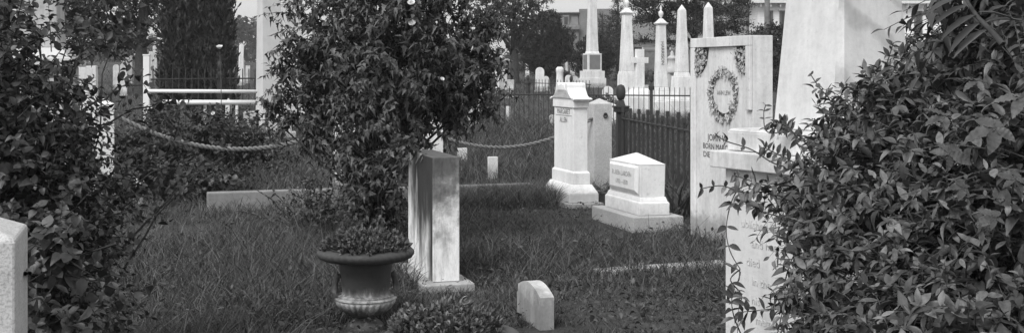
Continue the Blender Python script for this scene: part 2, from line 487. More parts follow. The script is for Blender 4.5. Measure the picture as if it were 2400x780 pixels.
# --- scroll-topped stone
c = from_corner(1346, 479, .03, .20, .70)
c = (c[0] - .015, c[1] + .02, 0)
t = thing('headstone', 'tall narrow white headstone with a scrolled roof-like cap, before the grey chain post', 'headstone', c, A0)
MB().frus(-.1, .05, (.42, .98)).build('lower_base', 'white_marble', t, .006)
mb = MB(); mb.frus(.052, .15, (.34, .88)); mb.frus(.15, .245, (.34, .88), (.23, .75)); mb.build('base', 'bright_marble', t, .006)
mb = MB(); mb.frus(.247, .37, (.20, .72)); mb.frus(.37, .39, (.20, .72), (.165, .66)); mb.frus(.39, 1.215, (.165, .66), (.165, .645)); mb.frus(1.085, 1.21, (.19, .69)); mb.build('shaft', 'bright_marble', t, .005)
def scroll():
    up = []
    for k in range(10):                     # concave slope from the eave up to the roll
        q = k / 9
        up.append((-.41 + .22 * q, 1.185 + .12 * q ** 3.2 + .012 * math.sin(PI * q * 2) * (q < .3)))
    for k in range(8):                      # roll
        a = PI * (1.05 - k / 7 * 1.35)
        up.append((-.150 + .042 * math.cos(a), 1.322 + .040 * math.sin(a)))
    up += [(-.098, 1.31), (-.085, 1.335), (.0, 1.345)]
    r = up + [(-y, z) for y, z in up[::-1][1:]]
    low = [(.40, 1.165), (.23, 1.22), (.15, 1.275), (.105, 1.28), (.095, 1.235), (-.095, 1.235), (-.105, 1.28), (-.15, 1.275), (-.23, 1.22), (-.40, 1.165)]
    return r + low
MB().prism(scroll(), -.11, .11).build('cap', 'bright_marble', t, .004)
mb = MB(); mb.prism([(-.30, 1.205), (-.10, 1.283), (.10, 1.283), (.30, 1.205)], -.09, .09); mb.build('pediment', 'bright_marble', t, .003)
text_left_face('MARGARET', .085, -.0845, 0, 1.01, t, 'soft_cut_shade', 1.0)
text_left_face('ALLEN', .085, -.0845, 0, .915, t, 'soft_cut_shade', 1.0)
mb = MB(); mb.box(-.0855, -.0815, -.27, .27, 1.074, 1.081); mb.box(-.0855, -.0815, -.27, .27, .99, .997); mb.build('ruled_lines', 'soft_cut_shade', t)
foot(c, .21, .49)
# --- low pyramid-topped stone
c = from_corner(1498, 506, .14, .30, .82, math.radians(18))
t = thing('headstone', 'low white headstone with shallow pyramid top and framed name panel, on granite base', 'headstone', c, math.radians(18))
t.rotation_euler = (0, math.radians(.8), math.radians(18))
MB().frus(-.12, .14, (.52, 1.02)).build('base', 'pale_granite', t, .01)
mb = MB(); mb.frus(.142, .255, (.31, .84)); mb.frus(.255, .27, (.31, .84), (.285, .81)); mb.frus(.27, .31, (.285, .81), (.26, .77)); mb.build('plinth', 'bright_marble', t, .004)
mb = MB(); mb.frus(.312, .61, (.25, .74), (.26, .74)); mb.build('die', 'bright_marble', t, .004)
MB().frus(.612, .70, (.27, .75), (.005, .06)).build('top', 'bright_marble', t, .004)
mb = MB(); mb.add([(-.131, -.345, .33), (-.131, .345, .33), (-.131, .345, .595), (-.131, -.345, .595), (-.158, -.30, .368), (-.158, .30, .368), (-.158, .30, .578), (-.158, -.30, .578)],
                  [(0, 1, 2, 3), (4, 5, 6, 7), (0, 1, 5, 4), (1, 2, 6, 5), (2, 3, 7, 6), (3, 0, 4, 7)])
mb.build('panel', 'bright_marble', t, .002)
text_left_face('RUBEN LARDEN', .066, -.1595, 0, .487, t, 'faint_cut_shade', .98)
text_left_face('1792\u20141878', .062, -.1595, 0, .405, t, 'faint_cut_shade', .95)
foot(c, .26, .51, math.radians(18))
# --- wreath stone
c = from_corner(1757, 589.5, 0, .215, 1.13)
t = thing('headstone', 'tall white marble slab carved with oval wreath and corner flower sprays', 'headstone', c, A0)
Hs = 1.79; x0 = -.1075
MB().box(x0 + .03, .1075, -.565, .565, -.1, Hs).build('slab', 'white_marble', t, .004)
mb = MB(); mb.box(x0, x0 + .028, -.565, .565, Hs - .085, Hs); mb.box(x0, x0 + .028, .485, .565, -.1, Hs - .087); mb.box(x0, x0 + .028, -.565, -.485, Hs - .62, Hs - .087)
mb.build('raised_border', 'white_marble', t, .004)
def carved(pts, parent, name, s):
    P = np.array(pts); n = len(P)
    D = rdir(n) * np.array([.4, 1, 1]) + np.array([-.25, 0, 0]); NH = np.tile([-1.0, 0, 0], (n, 1)) + rdir(n) * .5
    a = scatter(P, D, NH, s * (.7 + .6 * RNG.random(n)), TPL_ROUND)
    o = link(name, np_mesh(name, *a), 'carving', parent)
    return o
wy, wz = -.045, 1.295
pts = []
for k in range(600):
    a = RNG.random() * 2 * PI; q = 1 + RNG.normal() * .085
    pts.append((x0 + .03 - RNG.random() * .018, wy + .235 * q * math.cos(a), wz + .195 * q * math.sin(a) - (.03 if math.sin(a) < -.8 else 0)))
wr = carved(pts, t, 'wreath', .031)
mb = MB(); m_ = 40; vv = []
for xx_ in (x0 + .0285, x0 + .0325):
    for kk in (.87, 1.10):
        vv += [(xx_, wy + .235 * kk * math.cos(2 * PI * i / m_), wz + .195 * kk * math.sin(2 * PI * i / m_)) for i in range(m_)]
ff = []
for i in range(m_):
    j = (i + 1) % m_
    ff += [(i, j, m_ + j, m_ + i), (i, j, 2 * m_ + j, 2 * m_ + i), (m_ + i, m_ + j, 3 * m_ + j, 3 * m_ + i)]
mb.add(vv, ff); mb.build('wreath_gap_shade', 'gap_shade', wr)  # dark ring added behind the wreath, painting shade into its gaps
for sgn in (1, -1):
    pts = []
    while len(pts) < 170:
        a, b = RNG.random() * .235, RNG.random() * .25
        if (a / .235) ** 2 + (b / .25) ** 2 < 1: pts.append((x0 + .03 - RNG.random() * .022, sgn * (.483 - a), Hs - .09 - b))
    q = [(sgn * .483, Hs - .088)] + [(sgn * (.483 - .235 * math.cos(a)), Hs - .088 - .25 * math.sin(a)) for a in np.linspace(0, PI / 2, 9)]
    o = carved(pts, t, 'corner_spray', .030); MB().prism(q, x0 + .0275, x0 + .035).build('spray_gap_shade', 'gap_shade', o)  # dark plate added behind each spray as painted shade in the gaps
text_left_face('ANN LEW', .056, x0 + .0285, wy, 1.285, t, 'soft_cut_shade', 1.0)
text_left_face('JOHN WIL', .085, x0 + .0285, 0.04, .875, t, 'cut_shade', 1.15)
text_left_face('BORN MARCH 17', .072, x0 + .0285, 0.04, .80, t, 'cut_shade', 1.15)
text_left_face('DIED APRIL 17', .072, x0 + .0285, 0.06, .725, t, 'cut_shade', 1.3)
foot(c, .11, .57)
# --- great obelisk on stepped pedestal (near, right)
dC = 6.05; aM = math.radians(30)
c = (gx(1976, dC), dC, 0)
t = thing('monument', 'huge pale marble obelisk on a stepped pedestal, half buried in vines at the right', 'monument', c, aM)
MB().frus(-.1, .995, (.835, .835)).build('die', 'veined_marble', t, .008)
MB().frus(.998, 1.085, (.95, .95)).build('ledge', 'weathered_marble', t, .006)
mb = MB(); mb.frus(1.088, 1.185, (.82, .82)); mb.frus(1.185, 1.2, (.82, .82), (.79, .79)); mb.build('cap_block', 'weathered_marble', t, .006)
mb = MB(); mb.frus(1.202, 2.6, (.49, .49), (.30, .30)); mb.frus(2.6, 4.0, (.30, .30), (.17, .17)); mb.pyr(4.0, 4.2, (.17, .17)); mb.build('shaft', 'veined_marble', t, .006)
for i, (s, yy) in enumerate((('and bar', -.02), ('ublished his', .03), ('and hus', .0), ('died', .08), ('In the', .02), ('his', .06), ('memory', -.04))):
    text_left_face(s, .06, -.4187, .12 + yy, .80 - i * .095, t, 'worn_cut_shade')
foot(c, .43, .43, aM)

# --- chain posts (granite, square, pyramid top, iron ring)
def chain_post(px, d, label, rz=A0, zt=1.10, w=.24, ring=False, mat='granite'):
    t = thing('chain_post', label, 'post', (gx(px, d), d, 0), rz, 'square posts carrying the rope chains')
    mb = MB(); mb.frus(-.1, zt, (w, w)); mb.pyr(zt + .0005, zt + .06, (w, w)); mb.v = mb.v[:-5]; mb.f = mb.f[:-5]
    o = len(mb.v); mb.v += [(0, 0, zt + .065)]
    mb.f = [f for f in mb.f if f != (4, 5, 6, 7)] + [(4, 5, o), (5, 6, o), (6, 7, o), (7, 4, o)]
    mb.build('shaft', mat, t, .006)
    if ring:
        mb = MB(); mb.tube([(.03, -w / 2 + .01, zt - .13), (.03, -w / 2 - .03, zt - .13)], .018, 10); mb.build('bolt', 'rusty_iron', t)
        mb = MB(); mb.tube([(.03 + .024 * math.cos(a), -w / 2 - .012, zt - .15 + .028 * math.sin(a)) for a in np.linspace(0, 2 * PI, 13)], .006, 6); mb.build('ring', 'rusty_iron', t)
    foot((gx(px, d), d), w / 2, w / 2)
    return t
chain_post(1405, 15.0, 'grey granite chain post with an iron ring bolt, just behind the scroll-topped headstone', ring=True, zt=1.085)
pn = from_corner(36, 563, 1.15, .27, .27); pn = (pn[0] - .27 * math.cos(A0), pn[1] - .27 * math.sin(A0), 0)
chain_post(CX + pn[0] * F / pn[1], pn[1], 'near granite chain post with rough sides, cut off by the left edge', zt=1.15, w=.27)
chain_post(243, 14.2, 'white square chain post half hidden among the dark rose bush leaves', mat='white_marble')
chain_post(806, 14.7, 'white chain post glimpsed through the lower left of the big leafy bush', mat='white_marble')
chain_post(1012, 15.0, 'white chain post showing behind the stained slab at the edge of the big leafy bush', mat='white_marble', zt=1.05)
def rope_chain(p0, p1, sag, label, r=.017):
    n = 150; q = curve_pts(p0, p1, -sag, n)
    t = thing('rope_chain', label, 'chain', tuple(p0), 0, 'twisted chains slung between the posts')
    L = np.linalg.norm(np.diff(q, axis=0), axis=1).sum()
    tan = norm(np.gradient(q, axis=0)); a = norm(np.cross(tan, [0, 0, 1.0])); b = np.cross(tan, a)
    for ph in (0, PI):
        w = ph + np.linspace(0, L / .13 * 2 * PI, n)
        s = q + r * .75 * (np.cos(w)[:, None] * a + np.sin(w)[:, None] * b)
        V, T = np_tubes(s[None], np.array([r * .8]), r * .8, 6)
        o = link('strand', np_mesh('strand', V - np.array(p0), T), 'chain_metal', t)
        o.data.polygons.foreach_set('use_smooth', [True] * len(o.data.polygons))
rope_chain((gx(1016, 14.9) + .13, 14.9, gz(322, 14.9)), (gx(1405, 15) - .05, 14.9, gz(272, 15)), .24, 'twisted chain sagging from the white post to the scroll-topped stone')
rope_chain((gx(243, 14.2) + .12, 14.2, gz(268, 14.2)), (gx(806, 14.7) - .1, 14.6, gz(300, 14.7)), .33, 'thick twisted chain sagging through the low shrubs at left', .022)
rope_chain(at(64, 640, 2.62), (gx(243, 14.2), 14.0, 1.0), .3, 'chain leading back from the near left post into the rose bush', .0062)

# --- copings
def coping(p0, p1, w, h, label, mat='coping_stone', drop=0.0):
    p0 = Vector((*p0, 0)); p1 = Vector((*p1, 0)); d = p1 - p0
    t = thing('coping', label, 'coping', tuple(p0), math.atan2(d.y, d.x), 'stone plot copings in the grass')
    n = max(1, round(d.length / 1.9)); L = d.length / n
    for i in range(n):
        o = MB().frus(-.1, h - i * drop + .004 * (i % 2), (L - .008, w), None, (L * (i + .5), 0)).build('kerb_block', mat, t, .012)
    return t
ya = gd(494, 0)
coping((gx(498, 13.0), 12.75), (gx(1245, 13.9), 13.9), .15, .20, 'long low stone coping running behind the urn and the stained slab', drop=.013)
coping((gx(1395, 8.95), 8.8), (gx(1760, 9.3), 9.3), .14, .035, 'short stone coping sunk in the grass left of the great obelisk', 'grey_marble')

# --- simple small stones
def slab(name, px, d, w, h, label, top='flat', thick=.08, mat='white_marble', rz=A0, lean=0.0, cat='gravestone', group=None):
    x = gx(px, d); t = setp(bpy.data.objects.new(name, None), label, cat, group); COL.objects.link(t)
    t.location = (x, d, terr(x, d)); t.rotation_euler = (random.uniform(-.03, .03), lean + random.uniform(-.035, .035), rz + random.uniform(-.15, .15))
    pr = [(-w / 2, -.15), (w / 2, -.15)]
    if top == 'round': pr += [(w / 2 * math.cos(a), h - w / 2 + w / 2 * math.sin(a)) for a in np.linspace(0, PI, 11)]
    elif top == 'peak': pr += [(w / 2, h * .86), (0, h), (-w / 2, h * .86)]
    elif top == 'rough': pr += [(w / 2, h * .93), (w * .2, h), (-w * .15, h * .97), (-w / 2, h * .9)]
    else: pr += [(w / 2, h), (-w / 2, h)]
    mb = MB(); mb.prism(pr, -thick / 2, thick / 2)
    mb.v = [(y, x_, z) for x_, y, z in mb.v]
    mb.build('slab', mat, t, .01)
    MB().frus(-.1, .05, (w * 1.2, thick * 2.2)).build('base', mat, t, .01)
    return t
SG = 'small pale gravestones scattered over the lawn'
slab('marker_stone', 1084, 18.2, .15, .317, 'little flat white marker stone right below the sagging chain', thick=.06, group=SG)
slab('marker_stone', 1155, 16.2, .135, .33, 'little white marker stone with scratches, nearer and lower than the other small marker', 'flat', thick=.06, group=SG)
slab('marker_stone', 1191, 30, .10, .42, 'thin white marker stick-like stone in the far grass left of the fence', thick=.05, group=SG)
slab('marker_stone', 1296, 27, .16, .38, 'tiny white marker peeping out left of the scrolled cap', 'round', thick=.06, group=SG)
slab('marker_stone', 324, 13.2, .11, .33, 'small pale marker almost lost under the low rose shrubs', thick=.06, mat='weathered_marble', group=SG)
slab('gravestone', 1265, 50, .37, 1.02, 'bright round-topped gravestone with a smaller one at its right side, beyond the far fence', 'round', rz=0, group=SG)
slab('gravestone', 1280, 51, .25, .62, 'smaller round-topped gravestone tucked right of the bright round-topped one', 'round', rz=0, group=SG)
slab('gravestone', 1332, 53, .32, .62, 'short round-topped gravestone left of the panelled obelisk', 'round', rz=0, group=SG)
slab('gravestone', 1342, 75, .28, 1.05, 'far pointed gravestone close to the left edge of the dark bush', 'peak', rz=0, group=SG, mat='weathered_marble')
slab('gravestone', 1328, 78, .14, .8, 'very small far gravestone between the draped pillar and the pointed stone', 'flat', rz=0, group=SG, mat='weathered_marble')
slab('gravestone', 1236, 72, .24, .95, 'slim far gravestone standing alone at the foot of the dark round yew', 'rough', rz=0, group=SG)
slab('gravestone', 1426, 36, .34, .72, 'round-shouldered gravestone partly behind the urn-topped obelisk', 'round', rz=0, group=SG)
slab('gravestone', 1428, 27.5, .6, .62, 'low white round-shouldered stone behind the far fence pickets', 'round', rz=0, group=SG, thick=.2)
slab('gravestone', 1510, 42, .30, .55, 'small grey gravestone right of the marble cross', 'flat', rz=0, group=SG, mat='grey_marble')
slab('gravestone', 1155, 46, .5, .9, 'broad pale gravestone at the right edge of the big leafy bush', 'rough', rz=0, group=SG, mat='weathered_marble')
slab('gravestone', 1192, 44, .33, .6, 'squat pale gravestone just outside the right edge of the big leafy bush', 'round', rz=0, group=SG, mat='weathered_marble')
slab('gravestone', 1108, 26, .42, 1.9, 'tall white stone glimpsed as a bright patch through the upper right of the big bush', 'round', rz=0, group=SG)
slab('gravestone', 290, 46, .26, 1.35, 'pale far gravestone with a broken top, left of the tree trunk', 'peak', rz=0, group=SG)
slab('gravestone', 302, 60, .34, 1.4, 'slender grey stone close beside the tree trunk at left', 'flat', rz=0, group=SG, mat='grey_marble')
slab('gravestone', 353, 62, .20, 1.6, 'slim far gravestone between tree trunk and dark columnar yew', 'flat', rz=0, group=SG, mat='weathered_marble')
slab('gravestone', 364, 66, .20, 1.9, 'taller slim far gravestone touching the dark columnar yew', 'flat', rz=0, group=SG, mat='weathered_marble')
slab('gravestone', 272, 52, .26, 1.1, 'far pale gravestone at the right fringe of the rose bush', 'round', rz=0, group=SG, mat='weathered_marble')
slab('gravestone', 580, 60, .22, .9, 'short far gravestone left of the tall bare shaft', 'flat', rz=0, group=SG, mat='weathered_marble')
slab('gravestone', 571, 58, .12, 1.3, 'narrow far gravestone beside the tall white slab behind the yew', 'flat', rz=0, group=SG, mat='weathered_marble')
slab('gravestone', 563, 57, .22, 2.0, 'tall white far slab just right of the dark columnar yew', 'round', rz=0, group=SG)
slab('gravestone', 588, 25.2, .26, .55, 'pale grey block stone at the foot of the tall bare shaft', 'flat', rz=0, group=SG, mat='grey_marble', thick=.3)
slab('gravestone', 535, 27, .12, .75, 'pointed white stone behind the iron fence at left', 'peak', rz=0, group=SG)
slab('gravestone', 1348, 56, .3, .5, 'low pale stone on the left foot of the panelled obelisk', 'round', rz=0, group=SG, mat='weathered_marble')

# draped pillar
x = gx(1312, 52); t = thing('pillar', 'white draped pillar among the small far gravestones', 'pillar', (x, 52, terr(x, 52)))
mb = MB(); mb.lathe([(.2, -.1), (.2, .1), (.16, .12), (.15, .75), (.17, .8), (.17, .92), (.1, 1.0)], 14); mb.build('shaft', 'white_marble', t, 0, True)
MB().frus(-.1, .12, (.5, .5)).build('base', 'white_marble', t, .01)

def obelisk(px, d, base, die, shaft, label, top=None, mat='white_marble', rz=A0, panels=False, name='obelisk', zb=0.0, apex=None):
    """base [(w,h)...] steps, die (w,h), shaft (w0,w1,h)"""
    x = gx(px, d); t = thing(name, label, 'obelisk', (x, d, terr(x, d) - .02), rz, 'obelisks and columns among the graves')
    z = 0.0
    for i, (w, h) in enumerate(base):
        MB().frus(z if i else -.2, z + h, (w, w)).build('base_step', mat, t, .015); z += h + .002
    if die:
        w, h, w1 = die
        mb = MB(); mb.frus(z, z + h, (w, w), (w1, w1)); mb.build('die', mat, t, .015)
        if panels:
            for k in range(4):
                a = k * PI / 2; s, c_ = math.sin(a), math.cos(a); e = w / 2 + .006
                m2 = MB(); m2.box(-w * .38, w * .38, -e - .004, -e + .02, z + h * .08, z + h * .92)
                m2.v = [(p[0] * c_ - p[1] * s, p[0] * s + p[1] * c_, p[2]) for p in m2.v]
                m2.build('panel', 'panel_stone', t)
        z += h + .002
    w0, w1, h = shaft
    MB().frus(z, z + .1, (w0 * 1.16, w0 * 1.16), (w0 * 1.04, w0 * 1.04)).build('moulding', mat, t, .01); z += .102
    mb = MB(); mb.frus(z, z + h, (w0, w0), (w1, w1))
    if top is None:
        ap = apex or w1 * .9
        mb.pyr(z + h, z + h + ap, (w1, w1))
    mb.build('shaft', mat, t, .012)
    z += h
    if top == 'urn':
        k = w1 / .30
        mb = MB(); mb.frus(z + .002, z + .05 * k, (w1 * 1.15, w1 * 1.15), (w1 * 1.45, w1 * 1.45)); mb.frus(z + .05 * k, z + .09 * k, (w1 * 1.45, w1 * 1.45)); mb.frus(z + .09 * k, z + .25 * k, (w1 * 1.25, w1 * 1.25), (w1 * .4, w1 * .4)); mb.build('capital', mat, t, .01)
        zz = z + .252 * k
        mb = MB(); mb.lathe([(.05 * k, zz), (.04 * k, zz + .05 * k), (.075 * k, zz + .1 * k), (.10 * k, zz + .18 * k), (.085 * k, zz + .26 * k), (.04 * k, zz + .30 * k), (.03 * k, zz + .34 * k), (.05 * k, zz + .40 * k), (.02 * k, zz + .47 * k), (.004, zz + .52 * k)], 18)
        mb.build('urn_finial', mat, t, 0, True)
    return t
obelisk(1388, 55, [(1.0, .45), (.90, .32)], (.68, .80, .68), (.45, .20, 4.4), 'tall white obelisk with grey inset panels on its base, in front of a dark bush', panels=True)
obelisk(1469, 33, [(.92, .58)], (.42, .58, .40), (.33, .215, 1.55), 'broad white column topped by a carved urn, left of the marble cross', top='urn')
# slim column with urn (lettering runs up its side)
t = obelisk(1549, 32.5, [(.75, .45)], (.42, .28, .36), (.295, .21, 1.68), 'slender white urn-topped column with letters up its side, right of the marble cross', top='urn')
o = link('inscription', text_mesh('HARRISON', .13), 'cut_shade', t)
o.matrix_local = Matrix.Translation((-.05, -.132, 1.75)) @ Matrix.Rotation(math.radians(88.6), 4, 'X') @ Matrix.Rotation(-PI / 2, 4, 'Z') 
obelisk(1598, 32, [(.75, .5)], (.48, .64, .42), (.295, .18, 1.66), 'white obelisk with a plain pointed tip, immediately left of the wreath slab')
obelisk(1660, 38, [(.8, .3)], (.5, .7, .45), (.33, .215, 2.05), 'white pointed obelisk rising behind the top edge of the wreath slab', apex=.2)
# cross
x = gx(1499, 32.5); t = thing('cross', 'white marble cross on a block base, between two urn-topped columns', 'cross', (x, 32.5, terr(x, 32.5)), A0)
mb = MB(); mb.frus(-.1, .55, (.72, .72)); mb.frus(.55, .78, (.72, .72), (.36, .32)); mb.build('base', 'white_marble', t, .012)
mb = MB(); mb.frus(.782, 1.46, (.23, .16), (.23, .16)); mb.box(-.23, .23, -.08, .08, 1.46, 1.62); mb.frus(1.62, 1.84, (.22, .16)); mb.build('cross_shaft', 'white_marble', t, .008)
# bell-topped monument
x = gx(1575, 44); t = thing('monument', 'small grey monument with domed lid and knob, right of the slender lettered column', 'monument', (x, 44, terr(x, 44)), A0)
MB().frus(-.1, .9, (.5, .5)).build('die', 'grey_marble', t, .01)
mb = MB(); mb.lathe([(.34, .9), (.36, .98), (.3, 1.12), (.17, 1.22), (.16, 1.42), (.2, 1.46), (.15, 1.52), (.06, 1.58), (.07, 1.66), (.02, 1.74)], 18); mb.build('lid', 'grey_marble', t, 0, True)
# far monument at the bush's right edge
x = gx(1160, 50); t = thing('monument', 'pale canopied monument with corner pinnacles at the right edge of the big bush', 'monument', (x, 50, terr(x, 50)), .1)
MB().frus(-.1, .5, (1.5, 1.2)).build('base', 'grey_marble', t, .02)
for sx in (-.4, 0, .4): MB().frus(.502, 1.25, (.2, .3), None, (sx, 0)).build('pillar', 'grey_marble', t, .01)
mb = MB(); mb.frus(1.252, 1.36, (1.2, .6)); mb.frus(1.36, 1.62, (1.1, .5), (.12, .12)); mb.pyr(1.62, 2.0, (.12, .12)); mb.build('canopy', 'grey_marble', t, .01)

# left bare shaft: narrow lit side and broad shaded face
d = 25.4
t = obelisk(639, d, [(.80, .13)], (.66, .27, .62), (.56, .30, 4.0), 'tall bare marble shaft left of the big bush, beside the white rails', rz=math.radians(27), mat='smooth_marble'); t.rotation_euler[1] = math.radians(-1.6)
t = obelisk(684, 29.0, [(.8, .2)], (.6, .3, .55), (.5, .36, 4.0), 'second tall pale shaft half covered by the left branches of the big bush', rz=A0, mat='smooth_marble')
# monument behind the rose bush at the left edge
d = 19.0
x = gx(98, d); t = thing('monument', 'large grey pedestal monument glimpsed through the top of the rose bush at left', 'monument', (x, d, terr(x, d)), math.radians(9))
mb = MB(); mb.frus(-.1, .45, (1.5, 1.5)); mb.build('base', 'grey_marble', t, .02)
mb = MB(); mb.frus(.452, 1.55, (.95, .95)); mb.build('die', 'grey_marble', t, .02)
mb = MB(); mb.frus(1.552, 1.7, (1.15, 1.15)); mb.frus(1.7, 1.85, (1.0, 1.0), (.8, .8)); mb.build('cornice', 'smooth_marble', t, .02)
mb = MB(); mb.frus(1.852, 5, (.62, .62), (.4, .4)); mb.build('shaft', 'grey_marble', t, .02)
slab('gravestone', 192, 21, .55, 1.55, 'white upright stone seen in bits through the right side of the rose bush', 'flat', rz=.2, group=SG, thick=.2)
slab('gravestone', 216, 17.0, .25, .95, 'low bright stone just left of the white chain post in the rose bush', 'rough', rz=.2, group=SG, thick=.15)

# white rails at left
d = 23.3
t = thing('rail_fence', 'white two-rail barrier running up to the tall bare shaft', 'fence', (gx(345, d), d, terr(0, d)), 0)
xe = gx(604, d + .3) - gx(345, d)
mb = MB(); mb.tube([(0, 0, 1.04), (xe * .5, .1, 1.035), (xe, .25, 1.025)], .036, 8); mb.build('rail', 'white_paint', t, 0, True)
mb = MB(); mb.tube([(.3, 0, .82), (xe * .6, .12, .815), (xe, .25, .81)], .05, 8); mb.build('rail', 'white_paint', t, 0, True)
for sx in (.02, .52, .815): MB().frus(-.1, .765 if sx else .7, (.05, .05), None, (xe * sx, .1 + .12 * sx)).build('post', 'white_paint', t, .005)
x = gx(344, 24.2); t = thing('marker_post', 'narrow white square post standing at the left end of the white rails', 'post', (x, 24.2, terr(x, 24.2)), .1)
MB().frus(-.1, 1.72, (.125, .125)).build('shaft', 'white_paint', t, .008)
MB().frus(1.722, 1.75, (.14, .14)).build('top', 'white_paint', t, .004)

# ================================================================== IRON FENCES
def picket_mesh(h, r, collar):
    mb = MB(); mb.tube([(0, 0, 0), (0, 0, h)], r, 6)
    if collar: mb.frus(h - .04, h + .02, (r * 2.5, r * 2.5), (r * 2.1, r * 2.1)); mb.tube([(0, 0, h * .0 + .0), (0, 0, .02)], r * 1.5, 6)
    else: mb.frus(h, h + .035, (r * 1.8, r * 1.8), (r * .3, r * .3))
    me = bpy.data.meshes.new('picket'); me.from_pydata(mb.v, [], mb.f); me.update(); me.materials.append(MATS['fence_iron'])
    return me
def iron_fence(p0, p1, label, n, h, rails, posts, w=.055, r=.011, alt=0.0, collar=False, h1=None, posth=None):
    p0 = Vector((p0[0], p0[1], terr(*p0))); p1 = Vector((p1[0], p1[1], terr(*p1))); D = p1 - p0; L = D.length
    t = thing('iron_fence', label, 'fence', tuple(p0), math.atan2(D.y, D.x), 'iron picket fences round the plots')
    L = Vector((D.x, D.y)).length; dz = D.z
    ms = [picket_mesh(h, r, collar), picket_mesh(h - alt, r, collar)]
    for i in range(n):
        s = (i + .5) / n
        o = bpy.data.objects.new('picket', ms[i % 2]); COL.objects.link(o); o.parent = t; o.location = (L * s, 0, dz * s)
        if h1: o.scale = (1, 1, 1 + (h1 / h - 1) * s)
    for z in rails:
        MB().tube([(0, 0, z), (L, 0, z + dz)], .016, 6).build('rail', 'fence_iron', t)
    ph = posth or h + .05
    for s in posts:
        mb = MB()
        mb.frus(-.1, ph - .12, (w * 2, w * 2)); mb.frus(ph - .12, ph - .06, (w * 3.0, w * 3.0), (w * 3.2, w * 3.2)); mb.frus(ph - .06, ph - .035, (w * 3.6, w * 3.6)); mb.frus(ph - .035, ph + .04, (w * 2, w * 2), (w * 1.3, w * 1.3))
        o = mb.build('post', 'fence_iron', t, .004); o.location = (L * s, 0, dz * s)
        m2 = MB(); q = w / .055; m2.lathe([(.02 * q, ph + .04), (.045 * q, ph + .055), (.062 * q, ph + .10), (.065 * q, ph + .16), (.059 * q, ph + .2), (.043 * q, ph + .235), (.01 * q, ph + .25)], 14)
        f = m2.build('finial', 'fence_iron', o, 0, True)
    return t
p0 = (gx(1455, 16), 16.0); p1 = (gx(1655, 12.0), 12.0)
iron_fence(p0, p1, 'dark iron picket fence with an acorn-topped post, left of the wreath slab', 17, .98, (.86, .2), (0.0,), r=.016, alt=.055, collar=True, h1=1.04, posth=1.06)
iron_fence((gx(1120, 27), 27.0), (gx(1660, 26), 26.0), 'thin iron picket fence crossing in front of the white obelisks', 46, 1.0, (.84,), (.76,), .034, r=.008, posth=1.08)
iron_fence((gx(1225, 46), 46.0), (gx(1385, 44), 44.0), 'low far iron fence in front of the panelled obelisk', 22, .62, (.5,), (.08, .72), r=.012, posth=.55)
iron_fence((gx(335, 25.5), 25.5), (gx(605, 26.5), 26.5), 'iron picket fence behind the white rails at left', 18, 1.40, (1.21, .3), (.66,), .045, r=.012, posth=1.34)

# plank/hedge wall in the distance
def house_box(name, label, px, d, w, dep, h, wallm, rz=0.0):
    x = gx(px, d)
    return thing(name, label, 'house', (x, d, terr(x, d)), rz)
t = thing('plank_fence', 'long grey plank fence beyond the obelisks at the foot of the houses', 'fence', (gx(1300, 88), 88, terr(0, 88)), 0)
for i in range(9):
    MB().box(i * 2.2, i * 2.2 + 2.18, -.03, .03, -.2, 1.45).build('board_panel', 'plank_fence', t)
MB().box(0, 19.8, -.07, .07, 1.452, 1.56).build('top_rail', 'plank_fence', t)

# brick building with mansard (far)
d = 105; x = gx(1283, d)
t = thing('brick_building', 'far brick building with a mansard roof and cornice, behind the dark round yew', 'building', (x, d, terr(x, d)), math.radians(-10))
MB().box(0, 2.75, 0, 6, -.5, 3.4).build('wall', 'brick_wall', t)
MB().box(-.2, 2.9, -.3, -.003, 3.2, 3.55).build('cornice', 'plank_fence', t, .05)
mb = MB(); mb.frus(3.552, 4.65, (2.75, 6.0), (2.3, 5.4), (1.375, 3), (1.5, 3.2)); mb.build('roof', 'slate_roof', t)
MB().box(.2, 2.8, .1, 6.0, 4.652, 4.76).build('roof_curb', 'plank_fence', t, .02)
for k in (.5, 1.8):
    o = MB().box(k, k + .55, -.05, -.003, 1.6, 2.9).build('window', 'plank_fence', t); MB().box(k + .08, k + .47, -.09, -.052, 1.7, 2.8).build('pane', 'dark_glass', o)
o = MB().box(1.35, 1.95, -.02, .7, 3.6, 4.5).build('dormer', 'plank_fence', t, .03); MB().box(1.5, 1.8, -.06, -.023, 3.7, 4.35).build('pane', 'dark_glass', o)
mb = MB(); mb.box(2.752, 5.6, .3, 7, -.5, 5.03); mb.build('side_wing', 'brick_wall', t)
# low house behind the cross
d = 95; x = gx(1452, d)
t = thing('house', 'long low grey house with a dim roof behind the marble cross', 'house', (x, d, terr(x, d)), .06)
MB().box(0, 7.2, 0, 5, -.5, 2.3).build('wall', 'grey_siding', t)
mb = MB(); mb.prism([(-.4, 2.302), (5.4, 2.302), (2.5, 4.0)], -.4, 7.6); mb.build('roof', 'slate_roof', t)
for k in (1.0, 3.2, 5.4):
    o = MB().box(k, k + .9, -.06, -.003, .5, 1.9).build('window', 'house_trim', t); MB().box(k + .12, k + .78, -.1, -.062, .6, 1.8).build('pane', 'dark_glass', o)
MB().box(-.2, 7.4, -1.4, -1.3, 1.7, 1.85).build('porch_beam', 'plank_fence', t)
